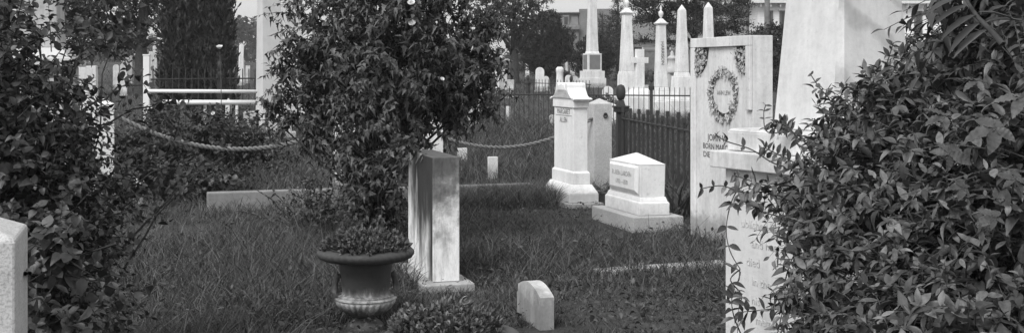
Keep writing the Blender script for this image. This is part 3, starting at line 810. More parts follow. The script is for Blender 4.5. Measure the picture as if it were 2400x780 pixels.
# white house at upper right
d = 72; x = gx(1776, d)
t = thing('house', 'white clapboard house with bracketed eaves and dark shutters, left of the great obelisk', 'house', (x, d, terr(x, d)), math.radians(3))
W = 15.0; ze = gz(9, d) - terr(x, d)
MB().box(0, W, 0, 9, -.5, ze).build('wall', 'white_siding', t)
MB().box(-.45, W + .4, -.55, 9.4, ze + .002, ze + .16).build('eave', 'house_trim', t, .02)
for k in range(24): MB().box(.05 + k * .6, .14 + k * .6, -.40, -.003, ze - .2, ze).build('bracket', 'house_trim', t)
mb = MB(); mb.frus(ze + .163, ze + 2.6, (W + .6, 9.6), (W - 5, .5), (W / 2, 4.5)); mb.build('roof', 'slate_roof', t)
for k in (.42, 1.32, 5.0, 7.2, 9.6, 12.0):
    o = MB().box(k, k + .5, -.05, -.003, ze - 2.0, ze - .42).build('window', 'shutter', t)
    MB().box(k - .07, k + .57, -.1, -.053, ze - .42, ze - .34).build('lintel', 'house_trim', o)
    MB().box(k + .12, k + .38, -.08, -.054, ze - 1.9, ze - .5).build('pane', 'dark_glass', o)
MB().box(8.2, 15, -2.2, -.003, 1.3, 1.55).build('porch_roof', 'house_trim', t)
# its grey wing to the left
d2 = 74; x = gx(1684, d2)
t = thing('house', 'grey clapboard wing with one dark window behind the pine, left of the white house', 'house', (x, d2, terr(x, d2)), math.radians(3))
z2 = gz(12, d2) - terr(x, d2)
MB().box(0, 2.35, 0, 8, -.5, z2).build('wall', 'grey_siding', t)
MB().box(-.3, 2.35, -.4, 8.3, z2 + .002, z2 + .16).build('eave', 'house_trim', t)
mb = MB(); mb.prism([(-.4, z2 + .163), (8.3, z2 + .163), (4, z2 + 2.2)], -.3, 2.35); mb.build('roof', 'slate_roof', t)
o = MB().box(1.75, 2.25, -.05, -.003, z2 - 2.2, z2 - .6).build('window', 'shutter', t); MB().box(1.68, 2.32, -.09, -.053, z2 - .6, z2 - .5).build('lintel', 'house_trim', o)
x = gx(1798, 60); t = setp(MB().lathe([(.16, -.2), (.11, 8)], 10).build('utility_pole', 'plank_fence'), 'grey wooden pole standing before the white house front', 'pole'); t.location = (x, 60, terr(x, 60))

# ================================================================== URNS AND THEIR PLANTING
def make_urn(loc, label):
    t = thing('garden_urn', label, 'urn', loc, .2, 'cast iron flower urns')
    mb = MB(); mb.lathe([(.0, -.05), (.105, -.05), (.105, .012), (.085, .03), (.06, .045), (.058, .06)], 36); mb.build('foot', 'painted_iron', t, 0, True)
    def gad(a, r, z): return 1 + .07 * (abs(math.sin(a * 14)) - .5) * (1 if .07 < z < .155 else .0)
    mb = MB(); mb.lathe([(.058, .058), (.085, .066), (.12, .085), (.15, .112), (.168, .14), (.175, .158)], 168, wob=gad); mb.build('bowl', 'painted_iron', t, 0, True)
    mb = MB(); mb.lathe([(.175, .158), (.182, .164), (.178, .172), (.160, .176), (.166, .181), (.156, .187), (.141, .192), (.135, .200), (.137, .22), (.143, .27), (.151, .33), (.160, .385), (.15, .388)], 48); mb.build('body', 'painted_iron', t, 0, True)
    def rope(a, r, z): return 1 + .016 * math.sin(a * 40 + z * 120) * (1 if z < .445 and r > .2 else 0)
    mb = MB(); mb.lathe([(.155, .384), (.20, .386), (.245, .392), (.268, .402), (.280, .420), (.280, .434), (.270, .448), (.250, .456), (.225, .455), (.205, .445), (.195, .40), (.02, .39)], 160, wob=rope); mb.build('rim', 'painted_iron', t, 0, True)
    for s in (0, PI):
        mb = MB(); q = [(.145, .185), (.178, .185), (.180, .21), (.176, .25), (.168, .28), (.160, .30), (.143, .29)]
        mb.tube([(r * math.cos(s), r * math.sin(s), z) for r, z in q], [.018, .022, .020, .018, .018, .018, .012], 8); mb.build('handle', 'painted_iron', t, 0, True)
    return t
def sedum(loc, R, Hd, n, label, seed=0, zc=.0):
    t = thing('bedding_plant', label, 'plant', loc, 0, 'low fleshy plants filling the urns')
    parts = []
    r = R * np.sqrt(RNG.random(n)); a = RNG.random(n) * 2 * PI
    h = Hd * (1 - (r / R) ** 4) ** .6 * (.55 + .7 * RNG.random(n) ** 1.5)
    C = np.stack([r * np.cos(a), r * np.sin(a), h], 1)
    ax = norm(np.stack([np.cos(a) * r / R * .9, np.sin(a) * r / R * .9, np.ones(n)], 1) + rdir(n) * .3)
    tpl = variants([(0, 0), (.3, .13), (.6, .19), (.85, .12), (1, 0)], .5, -.3)
    for k in range(18):
        an = k * 2.4 + RNG.random(n)
        s1 = norm(np.cross(ax, [1, .2, .1])); s2 = np.cross(ax, s1)
        tilt = .25 + 1.1 * k / 18
        D = ax * math.cos(tilt)+ (s1 * np.cos(an)[:, None] + s2 * np.sin(an)[:, None]) * math.sin(tilt)
        parts.append(scatter(C, D, ax - D * .1, (.031 - .011 * (k / 18)) * (.7 + .6 * RNG.random(n)), tpl))
    L = (n,)
    path = np.stack([C * np.array([.7, .7, 0]) , C * np.array([.9, .9, .5]), C], 1)
    link('foliage', np_mesh('foliage', *join(parts)), 'sedum_leaf', t)
    V, T = np_tubes(path, np.full(n, .004), .003, 3)
    link('stem', np_mesh('stem', V, T), 'stem', t)
    m = MB(); m.lathe([(.0, -.03), (R * .95, -.03), (R * .9, -.005), (R * .4, .01), (.0, .012)], 20); m.build('soil', 'soil', t, 0, True)
    return t
du = 6.97; u1 = (gx(857, du), du, 0.012)
make_urn(u1, 'dark iron urn with wide rolled rim and flaking bowl, left of the stained slab')
sedum((u1[0], u1[1], .455), .25, .08, 300, 'fleshy grey-green plants heaped in the urn beside the stained slab')
foot(u1, .13, .13)
du = 4.78; u2 = (gx(1058, du), du, 0.0)
make_urn(u2, 'nearer iron urn cut off by the bottom edge, only part of its rim showing')
t = sedum((u2[0] - .03, u2[1] + .02, .445), .225, .085, 230, 'shaggy flowering plants spilling over the nearer urn at the bottom edge')
def blossom(name, p, r, parent, seed=0, mat='petal', n=5, axis=(0, -.6, .8)):
    ax = norm(np.array(axis, float)); s1 = norm(np.cross(ax, [1, .3, .2])); s2 = np.cross(ax, s1)
    parts = []
    for ring, (m, tilt, k) in enumerate(((n, 1.05, 1.0), (n, .6, .8))):
        an = np.arange(m) * 2 * PI / m + ring * .6 + seed
        D = ax * math.cos(tilt) + (s1 * np.cos(an)[:, None] + s2 * np.sin(an)[:, None]) * math.sin(tilt)
        parts.append(scatter(np.tile(np.array(p, float), (m, 1)), D, np.tile(ax, (m, 1)), np.full(m, r * k), leaf_tpl([(0, 0), (.2, .2), (.55, .42), (.85, .36), (1, 0)], .3, -.35)))
    return link(name, np_mesh(name, *join(parts)), mat, parent)
for fx, fy, fz, fr in ((.08, -.02, .15, .030), (-.1, -.1, .085, .016), (.02, -.14, .07, .014), (-.15, .02, .08, .015), (.13, -.1, .07, .014)):
    blossom('flower', (fx, fy, fz), fr, t, axis=(.3, -.6, .5 if fr < .02 else -.3), mat='pale_petal')
V, T = np_tubes(np.array([[(.06, 0, .03), (.07, -.005, .10), (.08, -.02, .15)]]), np.array([.004]), .003, 4); link('stem', np_mesh('stem', V, T), 'stem', t)

# ================================================================== SHRUBS
def P3(px, py, d): return at(px, py, d)
# ---- the big hibiscus
dB = 10.2
def hb(px, py, rx, rz, w=1.0, dd=0.0, ry=None): return pb(px, py, dB + dd, rx, rz, w, ry)
blobs = [hb(760, 60, .42, .45), hb(900, 40, .55, .50), hb(1050, 60, .45, .45), hb(1130, 110, .28, .36), hb(700, 130, .25, .34, .8),
         hb(800, 180, .45, .42), hb(930, 190, .5, .48), hb(1070, 200, .42, .38), hb(1130, 210, .22, .22, .8), hb(720, 260, .26, .34, .8), hb(860, 290, .42, .36), hb(990, 275, .30, .26), hb(1090, 260, .22, .18, .6),
         hb(735, 330, .18, .20, .45), hb(870, 380, .30, .30), hb(930, 350, .22, .22, 1, -.45), hb(880, 450, .18, .22, 1.1), hb(870, 500, .12, .14, 1.1), hb(655, 170, .14, .26, .9), hb(645, 250, .13, .16, .8), hb(665, 300, .12, .14, .7),
         hb(900, -60, .8, .4, 1.2), hb(1000, 170, .45, .5, 1, .5), hb(830, 150, .45, .5, 1, .5), hb(900, 120, .5, .5, 1, -.5), hb(900, 240, .4, .4, 1, -.5), hb(962, 325, .11, .09, 1.3, -1.65), hb(870, 420, .19, .2, 3.2, -.6), hb(890, 480, .14, .15, 3.4, -.55), hb(830, 380, .15, .18, 2.2, -.5), hb(870, 530, .10, .10, 3.0, -.45), hb(940, 360, .16, .12, 1, -1.2), hb(900, 400, .22, .18, 1.2, -.5), hb(880, 470, .15, .16, 1.6, -.35), hb(840, 430, .14, .16, 1.0, -.3), hb(890, 520, .10, .10, 1.2, -.3)]
lv, tw = foliage(blobs, 1760, .30, 16, .080, VAR_LOBED, up=.25, outward=.9, droop=.25, leafdroop=.6, shell=.35, spread=.85)
base = (gx(878, dB), dB, 0.0)
stems = []
for b_ in blobs:
    p1 = np.array(b_[:3]); p0 = np.array(base) + np.array([RNG.normal() * .07, RNG.normal() * .06, -.05])
    mid = (p0 * .5 + p1 * .5) + np.array([(base[0] - p1[0]) * .22, 0, .05])
    q = np.array([p0, p0 * .75 + mid * .25 + [0, 0, .06], mid, p1 * .6 + mid * .4, p1])
    stems.append(q)
stv = np_tubes(np.array(stems), np.full(len(stems), .020), .006, 6)
hib = plant('flowering_bush', 'big dark leafy rose-of-sharon bush with a few white flowers, filling the centre', 'bush', base, lv, join([stv, tw]), 'hibiscus_leaf', 'bark')
for i, (px, py, s) in enumerate(((965, 12, .045), (968, 60, .045), (818, 40, .036), (870, 52, .02), (1035, 188, .026), (1110, 70, .022))):
    x, y, z = at(px, py, dB - .78 + .1 * (i % 3))
    blossom('flower', (x - base[0], y - base[1], z), s, hib, i, axis=(RNG.normal() * .4, -.8, .7))
# ---- low sprigs by its foot
dS = 11.2; base = (gx(742, dS), dS, 0.0)
pl = []; LP = []
leaves = []
for k in range(26):
    px = 742 + RNG.normal() * 34; tip = np.array(at(px + (px - 742) * 1.3, 420 + RNG.random() * 90, dS + RNG.normal() * .2))
    p0 = np.array(base) + np.array([(px - 742) / 600, RNG.normal() * .08, 0])
    q = curve_pts(p0, tip, .02, 7, .008); pl.append(q)
    for t_ in np.linspace(.15, 1, 24):
        f = t_ * 6; i = min(int(f), 5); p = q[i] + (q[i + 1] - q[i]) * (f - i)
        leaves.append(p)
Pn = np.array(leaves); n = len(Pn)
lv = scatter(Pn, rdir(n) * [1, 1, .6] + [0, 0, .35], np.tile([0, 0, 1.0], (n, 1)) + rdir(n) * .5, .055 * (.6 + .7 * RNG.random(n)), TPL_LOBED)
plant('young_shrub', 'thin upright sprigs of a young shrub before the long coping', 'shrub', base, lv, np_tubes(np.array(pl), np.full(len(pl), .007), .003, 4), 'hibiscus_leaf', 'bark')
x0_, y0_, z0_ = at(760, 500, 11.0)
lv, tw = foliage([(x0_, y0_, .25, .5, .35, .22, 1), (x0_ + .25, y0_ - .1, .2, .4, .3, .18, 1), (x0_ - .1, y0_, .5, .12, .12, .25, .6)], 110, .22, 9, .06, TPL_LOBED, up=.5, leafdroop=.2)
plant('young_shrub', 'dense low thicket of leaves round the foot of the big bush', 'shrub', (x0_, y0_, 0), lv, tw, 'hibiscus_leaf', 'bark')

# ---- rose bush filling the left edge
def rb(px, py, d, r, rz=None, w=1.0): return pb(px, py, d, r, rz or r, w)
blobs = [rb(20, 60, 5.6, .30, .35, .35), rb(180, 40, 5.9, .35, .30, .22), rb(270, 90, 6.2, .18, .22, .2), rb(110, 170, 5.7, .36, .28, .25), rb(20, 220, 5.4, .35, .35, .8), rb(150, 210, 5.9, .22, .2, .25),
         rb(90, 310, 5.5, .36, .3, .8), rb(60, 420, 5.1, .36, .3, 1.0), rb(140, 350, 5.7, .24, .28, .5), rb(170, 455, 5.4, .28, .26, .9), rb(290, 420, 6.0, .24, .18, .3), rb(100, 520, 4.9, .34, .3, 1.2),
         rb(165, 560, 5.3, .26, .26, 1.1), rb(110, 640, 4.7, .34, .28, 1.2), rb(140, 690, 5.0, .25, .26, 1.1), rb(110, 760, 4.5, .3, .25, 1.2), rb(235, 610, 5.7, .15, .16, .35), rb(-80, 300, 5.2, .5, .9, 1.0), rb(350, 420, 6.3, .18, .10, .2), rb(180, 770, 5.0, .18, .2, .8), rb(10, 330, 5.0, .3, .3, .8), rb(135, 585, 3.05, .06, .10, 2.2)]
lv, tw = foliage(blobs, 860, .32, 15, .050, VAR_ROUND, up=.4, outward=.8, droop=.3, leafdroop=.3, shell=.3, spread=.9, twr=.0035)
base = (gx(90, 5.3), 5.3, 0.0)
stems = []
for b_ in blobs[:-1]:
    p1 = np.array(b_[:3]); p0 = np.array(base) + np.array([RNG.normal() * .12, RNG.normal() * .12, -.05])
    stems.append(curve_pts(p0, p1, .15, 7, .02))
for px, py, d, px2, py2 in ((230, 640, 5.6, 530, 365, ), (200, 560, 5.5, 430, 375), (260, 690, 5.7, 470, 390), (170, 300, 5.6, 330, 200), (200, 330, 5.7, 420, 250), (120, 240, 5.5, 30, -30), (150, 240, 5.6, 260, -20), (220, 470, 5.6, 400, 330)):
    stems.append(curve_pts(at(px, py, d), at(px2, py2, d + .4), .06, 7, .015))
sp = np.concatenate([s[3:] for s in stems[-8:]]); sp = np.repeat(sp, 9, 0) + RNG.normal(size=(len(sp) * 9, 3)) * .05
l2 = scatter(sp, rdir(len(sp)) - [0, 0, .2], np.tile([0, 0, 1.0], (len(sp), 1)) + rdir(len(sp)) * .5, .046 * (.5 + .7 * RNG.random(len(sp))), VAR_ROUND)
ros = plant('rose_bush', 'tall dark rose bush with arching canes, filling the left edge behind the near post', 'bush', base, join([lv, l2]), join([np_tubes(np.array(stems), np.full(len(stems), .0065), .0025, 5), tw]), 'rose_leaf', 'bark')

# ---- low rose shrubs behind the left chain
def low_shrub(px, d, py0, py1, w, n, label, size=.07, flowers=()):
    zc0, zc1 = gz(py1, d), gz(py0, d)
    x = gx(px, d); h = max(zc1, .3)
    bl = [(x + RNG.normal() * w * .35, d + RNG.normal() * .3, h * (.25 + .5 * RNG.random()), w * .38, .4, h * .32, 1) for _ in range(7)]
    lv, tw = foliage(bl, n, .34, 12, size, TPL_ROUND, up=.55, leafdroop=.25, shell=.3)
    st = [curve_pts((x + RNG.normal() * .15, d + RNG.normal() * .1, -.02), b[:3], .05, 6, .02) for b in bl]
    t = plant('rose_shrub', label, 'shrub', (x, d, 0), lv, join([np_tubes(np.array(st), np.full(len(st), .012), .004, 4), tw]), 'rose_leaf', 'bark', 'low rose shrubs by the chain')
    for i, (fx, fy, s) in enumerate(flowers):
        p = at(fx, fy, d - .5); blossom('flower', (p[0] - x, -.5, p[2]), s, t, i, axis=(0, -.8, .5))
    return t
low_shrub(345, 15.6, 235, 420, 1.0, 330, 'low rose shrub nearest the white chain post at left')
low_shrub(440, 16.6, 245, 400, 1.1, 380, 'broad low rose shrub between the white rails and the sagging chain', flowers=((500, 268, .04),))
low_shrub(530, 17.6, 250, 380, .9, 300, 'low rose shrub next to the foot of the tall bare shaft', flowers=((596, 345, .07), (575, 328, .035), (610, 340, .03)))
low_shrub(400, 13.6, 360, 450, 1.0, 240, 'dark low rose growth in front of the left chain', flowers=((325, 420, .03),))
# the tall single rose
d = 19.0; x = gx(515, d); t = thing('garden_rose', 'single pale rose blossom on a tall thin stem before the dark columnar yew', 'flower', (x, d, 0))
MB().tube([(.05, 0, 0), (.03, 0, .6), (.02, 0, 1.3), (0, 0, gz(118, d))], [.008, .007, .006, .005], 5).build('stem', 'stem', t)
blossom('flower', (0, 0, gz(116, d)), .075, t, axis=(0, -.4, .9))

# ---- honeysuckle mass at right
def vb(px, py, d, r, rz=None, w=1.0): return pb(px, py, d, r, rz or r, w)
blobs = [vb(2010, 325, 4.75, .16, .13, .9), vb(2060, 260, 4.6, .20, .16), vb(2130, 300, 4.3, .28, .22), vb(1960, 420, 4.6, .24, .16), vb(2080, 400, 4.2, .28, .22), vb(2220, 380, 4.0, .3, .26),
         vb(1900, 465, 4.75, .17, .10, .8), vb(1960, 540, 4.4, .22, .18), vb(2080, 540, 4.0, .28, .22), vb(2220, 540, 3.8, .28, .24), vb(1990, 660, 4.1, .20, .2), vb(2110, 680, 3.7, .26, .22), vb(2240, 700, 3.5, .26, .22), vb(1935, 730, 4.2, .16, .14),
         vb(1800, 465, 4.95, .12, .05, .35), vb(2340, 450, 3.8, .3, .3), vb(2350, 620, 3.5, .28, .28), vb(2200, 220, 4.5, .3, .22), vb(2330, 180, 4.4, .34, .3, .7), vb(2400, 320, 4.0, .3, .3), vb(2020, 770, 3.8, .22, .14), vb(2150, 800, 3.4, .3, .16), vb(2110, 180, 4.8, .14, .12, .7), vb(2300, 800, 3.2, .3, .2), vb(2480, 500, 3.6, .4, .7)]
lv, tw = foliage(blobs, 2050, .25, 13, .061, VAR_OVATE, up=.35, outward=.8, droop=.4, leafdroop=.15, shell=.45, spread=.9, twr=.0025, opp=True, nup=.9)
base = (gx(2150, 4.4), 4.4, 0.0)
stems = [curve_pts(np.array(base) + RNG.normal(size=3) * [.25, .2, 0], b_[:3], .1, 7, .03) for b_ in blobs]
# explicit trailing sprays
def spray(pts, d, step, size, r=.003, dz=0.0):
    q = [np.array(at(px, py, d + (dd[0] if dd else 0))) for px, py, *dd in pts]
    q = np.array(q); m = len(q)
    # resample smooth
    tt = np.linspace(0, m - 1, 24); out = []
    for t_ in tt:
        i = min(int(t_), m - 2); f = t_ - i
        p0, p1, p2, p3 = q[max(i - 1, 0)], q[i], q[i + 1], q[min(i + 2, m - 1)]
        out.append(.5 * (2 * p1 + (p2 - p0) * f + (2 * p0 - 5 * p1 + 4 * p2 - p3) * f * f + (3 * p1 - p0 - 3 * p2 + p3) * f ** 3))
    out = np.array(out); tg = norm(np.gradient(out, axis=0))
    P = []; D = []; S = []
    for k, j in enumerate(range(1, 24, step)):
        for sgn in (-1, 1):
            sd = norm(np.cross(tg[j], [0, 1.0, .2])) * sgn
            if k % 2: sd = norm(sd * .7 + np.array([0, -.6, .1]))
            P.append(out[j]); D.append(sd + tg[j] * .4 + rdir(1)[0] * .35); S.append(size * (.7 + .5 * RNG.random()) * (1 - .4 * j / 24))
    return out, np.array(P), np.array(D), np.array(S)
SPR = [([(1990, 320), (1960, 280), (1945, 235), (1920, 205), (1898, 172)], 4.75, 3, .045), ([(2080, 230), (2075, 170), (2088, 120), (2095, 100)], 4.7, 3, .05), ([(2060, 300), (1960, 250), (1890, 330), (1850, 300), (1830, 290)], 4.9, 2, .06),
       ([(1900, 400), (1820, 385), (1760, 350), (1700, 330), (1675, 312)], 5.0, 4, .055), ([(1855, 308), (1838, 296), (1815, 302), (1800, 296)], 5.75, 2, .05), ([(1850, 300), (1835, 285), (1820, 290)], 5.75, 2, .05), ([(1880, 460), (1800, 450), (1740, 450), (1690, 435), (1640, 443)], 5.0, 3, .06), ([(1900, 350), (1860, 310), (1800, 310), (1790, 270), (1795, 245)], 5.3, 3, .05),
       ([(1780, 430), (1735, 440), (1712, 480), (1702, 540), (1712, 590), (1735, 630)], 5.25, 4, .085), ([(1735, 630), (1712, 655), (1738, 690), (1732, 720), (1728, 790)], 5.2, 6, .08),
       ([(1950, 660), (1900, 690), (1850, 715), (1790, 725), (1740, 730)], 4.9, 2, .085), ([(1900, 560), (1860, 600), (1840, 660), (1835, 720), (1820, 790)], 4.85, 2, .08), ([(1940, 600), (1890, 560), (1860, 520), (1800, 500), (1770, 490)], 4.9, 2, .07),
       ([(1960, 430), (1880, 390), (1820, 360), (1790, 345)], 4.9, 2, .065), ([(1740, 790), (1720, 740), (1715, 700), (1725, 680)], 5.15, 3, .075), ([(1930, 480), (1850, 450), (1780, 430), (1720, 410)], 4.95, 2, .065)]
sl = []; sts = []
for pts, d, step, size in SPR:
    o_, P, D, S = spray(pts, d, step, size)
    sts.append(o_)
    sl.append(scatter(P, D, np.tile([0, -.6, .8], (len(P), 1)) + rdir(len(P)) * .5, S, VAR_OVATE))
plant('honeysuckle', 'great tangle of glossy oval-leaved vine climbing over the obelisk pedestal at right', 'vine', base, join([lv] + sl),
      join([np_tubes(np.array(stems), np.full(len(stems), .008), .003, 4), tw, np_tubes(np.array(sts), np.full(len(sts), .0035), .002, 4)]), 'honeysuckle_leaf', 'stem')
# ---- creeper with large fivefold leaves
t = thing('creeper', 'creeper with large pale toothed five-part leaves lying over the honeysuckle at the right edge', 'vine', (gx(2300, 3.2), 3.2, 0))
off = np.array([gx(2300, 3.2), 3.2, 0])
TPL_BIG = leaf_tpl([(0, 0)] + [(t_, .235 * math.sin(PI * t_ ** .85) ** .9 * (1 + .07 * (k % 2))) for k, t_ in enumerate(np.linspace(.06, .95, 21))] + [(1, 0)], .22, .28)
for k in range(len(TPL_BIG[0])):
    if k % 3 == 0 and 2 < k < len(TPL_BIG[0]) - 1: TPL_BIG[0][k, 2] -= .02
    elif 2 < k: TPL_BIG[0][k, 2] += .018 * ((k // 3) % 4 - 1.5)
pp = []; st = []
for px, py, d, s, a0, ndir in ((2335, 300, 2.75, .100, -.2, (-.1, -.7, .7)), (2215, 272, 3.1, .085, 1.2, (.2, -.5, .85)), (2225, 360, 2.9, .09, 2.5, (.1, -.8, .6)), (2290, 190, 3.3, .075, .6, (0, -.5, .8)), (2330, 510, 3.0, .07, 1.0, (0, -.6, .8)), (2395, 230, 2.9, .09, 0.0, (-.2, -.6, .8)), (2260, 440, 3.2, .06, .3, (.1, -.6, .7)), (2380, 420, 2.9, .075, 2.0, (0, -.7, .7))):
    c_ = np.array(at(px, py, d)); nn = norm(np.array(ndir)); s1 = norm(np.cross(nn, [0, 0, 1.0])); s2 = np.cross(s1, nn)
    an = a0 + np.array([-2.3, -1.15, 0, 1.15, 2.3]); k = np.array([.7, .95, 1.1, .95, .7])
    D = s1 * np.cos(an)[:, None] + s2 * np.sin(an)[:, None] - nn * .12
    pp.append(scatter(np.tile(c_, (5, 1)), D + rdir(5) * .15, np.tile(nn, (5, 1)) + rdir(5) * .3, s * k * .72, TPL_BIG))
    st.append(curve_pts(c_ + [.06, .16, -.05], c_, .02, 5))
V, T = join(pp); link('foliage', np_mesh('foliage', V - off, T), 'creeper_leaf', t)
V, T = np_tubes(np.array(st), np.full(len(st), .003), .002, 4); link('stem', np_mesh('stem', V - off, T), 'stem', t)
# ---- long-leaved shrub, upper right
blobs = [vb(2345, 40, 4.2, .24, .26), vb(2400, 120, 4.0, .25, .25), vb(2310, 60, 4.4, .12, .14, .5), vb(2300, 150, 4.6, .14, .14, .6), vb(2400, -60, 4.1, .4, .25), vb(2480, 60, 4.0, .3, .5)]
lv, tw = foliage(blobs, 250, .28, 11, .095, TPL_LANCE, up=.3, outward=.9, droop=.5, leafdroop=.45, shell=.3, spread=.8)
base = (gx(2420, 4.4), 4.4, 0.0)
br = [np.array([at(2350, 105, 3.3), at(2320, 70, 3.35), at(2290, 40, 3.4), at(2270, 10, 3.45), at(2250, -30, 3.5)])]
P = []; D = []; S = []
for k, (px, py, dx, dy) in enumerate(((2290, 35, -1, .55), (2275, 12, -1, .45), (2300, 52, -1, .75), (2262, -6, -1, .35), (2315, 70, -.9, .6), (2290, 30, .9, .2), (2305, 55, 1, -.1), (2268, 2, .8, -.3))):
    P.append(at(px, py, 3.4)); D.append((dx, -.15, -dy + .25)); S.append(.125)
l2 = scatter(np.array(P), np.array(D), np.tile([.1, -.2, 1.0], (len(P), 1)), np.array(S), leaf_tpl([(0, 0), (.12, .08), (.35, .15), (.65, .13), (.88, .05), (1, 0)], .3, .35))
stems = [curve_pts(np.array(base) + RNG.normal(size=3) * [.1, .1, 0], b_[:3], .1, 5, .02) for b_ in blobs] + br
plant('long_leaved_shrub', 'dark shrub with long drooping pointed leaves, at the upper right corner', 'shrub', base, join([lv, l2]), join([np_tubes(np.array(stems), np.full(len(stems), .010), .004, 5), tw]), 'long_leaf', 'bark')

# ---- small weed between the two white headstones
d = 13.2; x = gx(1408, d); t = thing('weed', 'small arching weed in the gap between the two white headstones', 'plant', (x, d, 0))
P = np.tile([0, 0, .05], (9, 1)) + RNG.normal(size=(9, 3)) * .02
V, T = scatter(P + [0, 0, .12], rdir(9) * [1, .6, .5] + [0, 0, .6], np.tile([0, -.4, 1.0], (9, 1)), .16 + .08 * RNG.random(9), leaf_tpl([(0, 0), (.2, .07), (.5, .10), (.8, .06), (1, 0)], .3, .9))
link('foliage', np_mesh('foliage', V, T), 'weed_leaf', t)
V, T = np_tubes(np.stack([P * [1, 1, 0], P + [0, 0, .12]], 1), np.full(9, .004), .003, 3); link('stem', np_mesh('stem', V, T), 'stem', t)
# ---- blade clumps beside the low stone
def blades(P, h, w, lean, dirs, bend):
    """grass blades: arrays -> mesh arrays; 4 cross stations"""
    n = len(P); ts = np.array([0, .35, .7, 1.0]); ws = np.array([1, .9, .6, 0])
    side = np.stack([-dirs[:, 1], dirs[:, 0], np.zeros(n)], 1)
    rot = RNG.random(n) * PI; side = side * np.cos(rot)[:, None] * .6 + np.stack([np.ones(n), np.zeros(n), np.zeros(n)], 1) * .8
    V = []
    for t_, w_ in zip(ts, ws):
        c_ = P + np.stack([dirs[:, 0] * (lean * t_ + bend * t_ ** 2.2) * h, dirs[:, 1] * (lean * t_ + bend * t_ ** 2.2) * h, h * (t_ - .32 * bend * t_ ** 2.5)], 1)
        if w_ == 0: V.append(c_)
        else: V += [c_ - side * (w * w_ / 2)[:, None], c_ + side * (w * w_ / 2)[:, None]]
    V = np.stack(V, 1)
    T = np.array([(0, 1, 3), (0, 3, 2), (2, 3, 5), (2, 5, 4), (4, 5, 6)])
    return V.reshape(-1, 3), (T[None] + (np.arange(n) * 7)[:, None, None]).reshape(-1, 3)
def clump(px, d, n, h, label, w=.014, spread=.12):
    x = gx(px, d); t = thing('grass_clump', label, 'grass clump', (x, d, 0))
    P = RNG.normal(size=(n, 3)) * [spread, spread, 0]; a = RNG.random(n) * 2 * PI
    V, T = blades(P, h * (.5 + .6 * RNG.random(n)), np.full(n, w), .25 + .3 * RNG.random(n), np.stack([np.cos(a), np.sin(a)], 1), .3 + .6 * RNG.random(n))
    link('blade', np_mesh('blade', V, T), 'weed_leaf', t)
    return t
clump(1590, 12.2, 70, .62, 'tall arching clump of broad blades between the low pyramid-topped stone and the fence', .022)

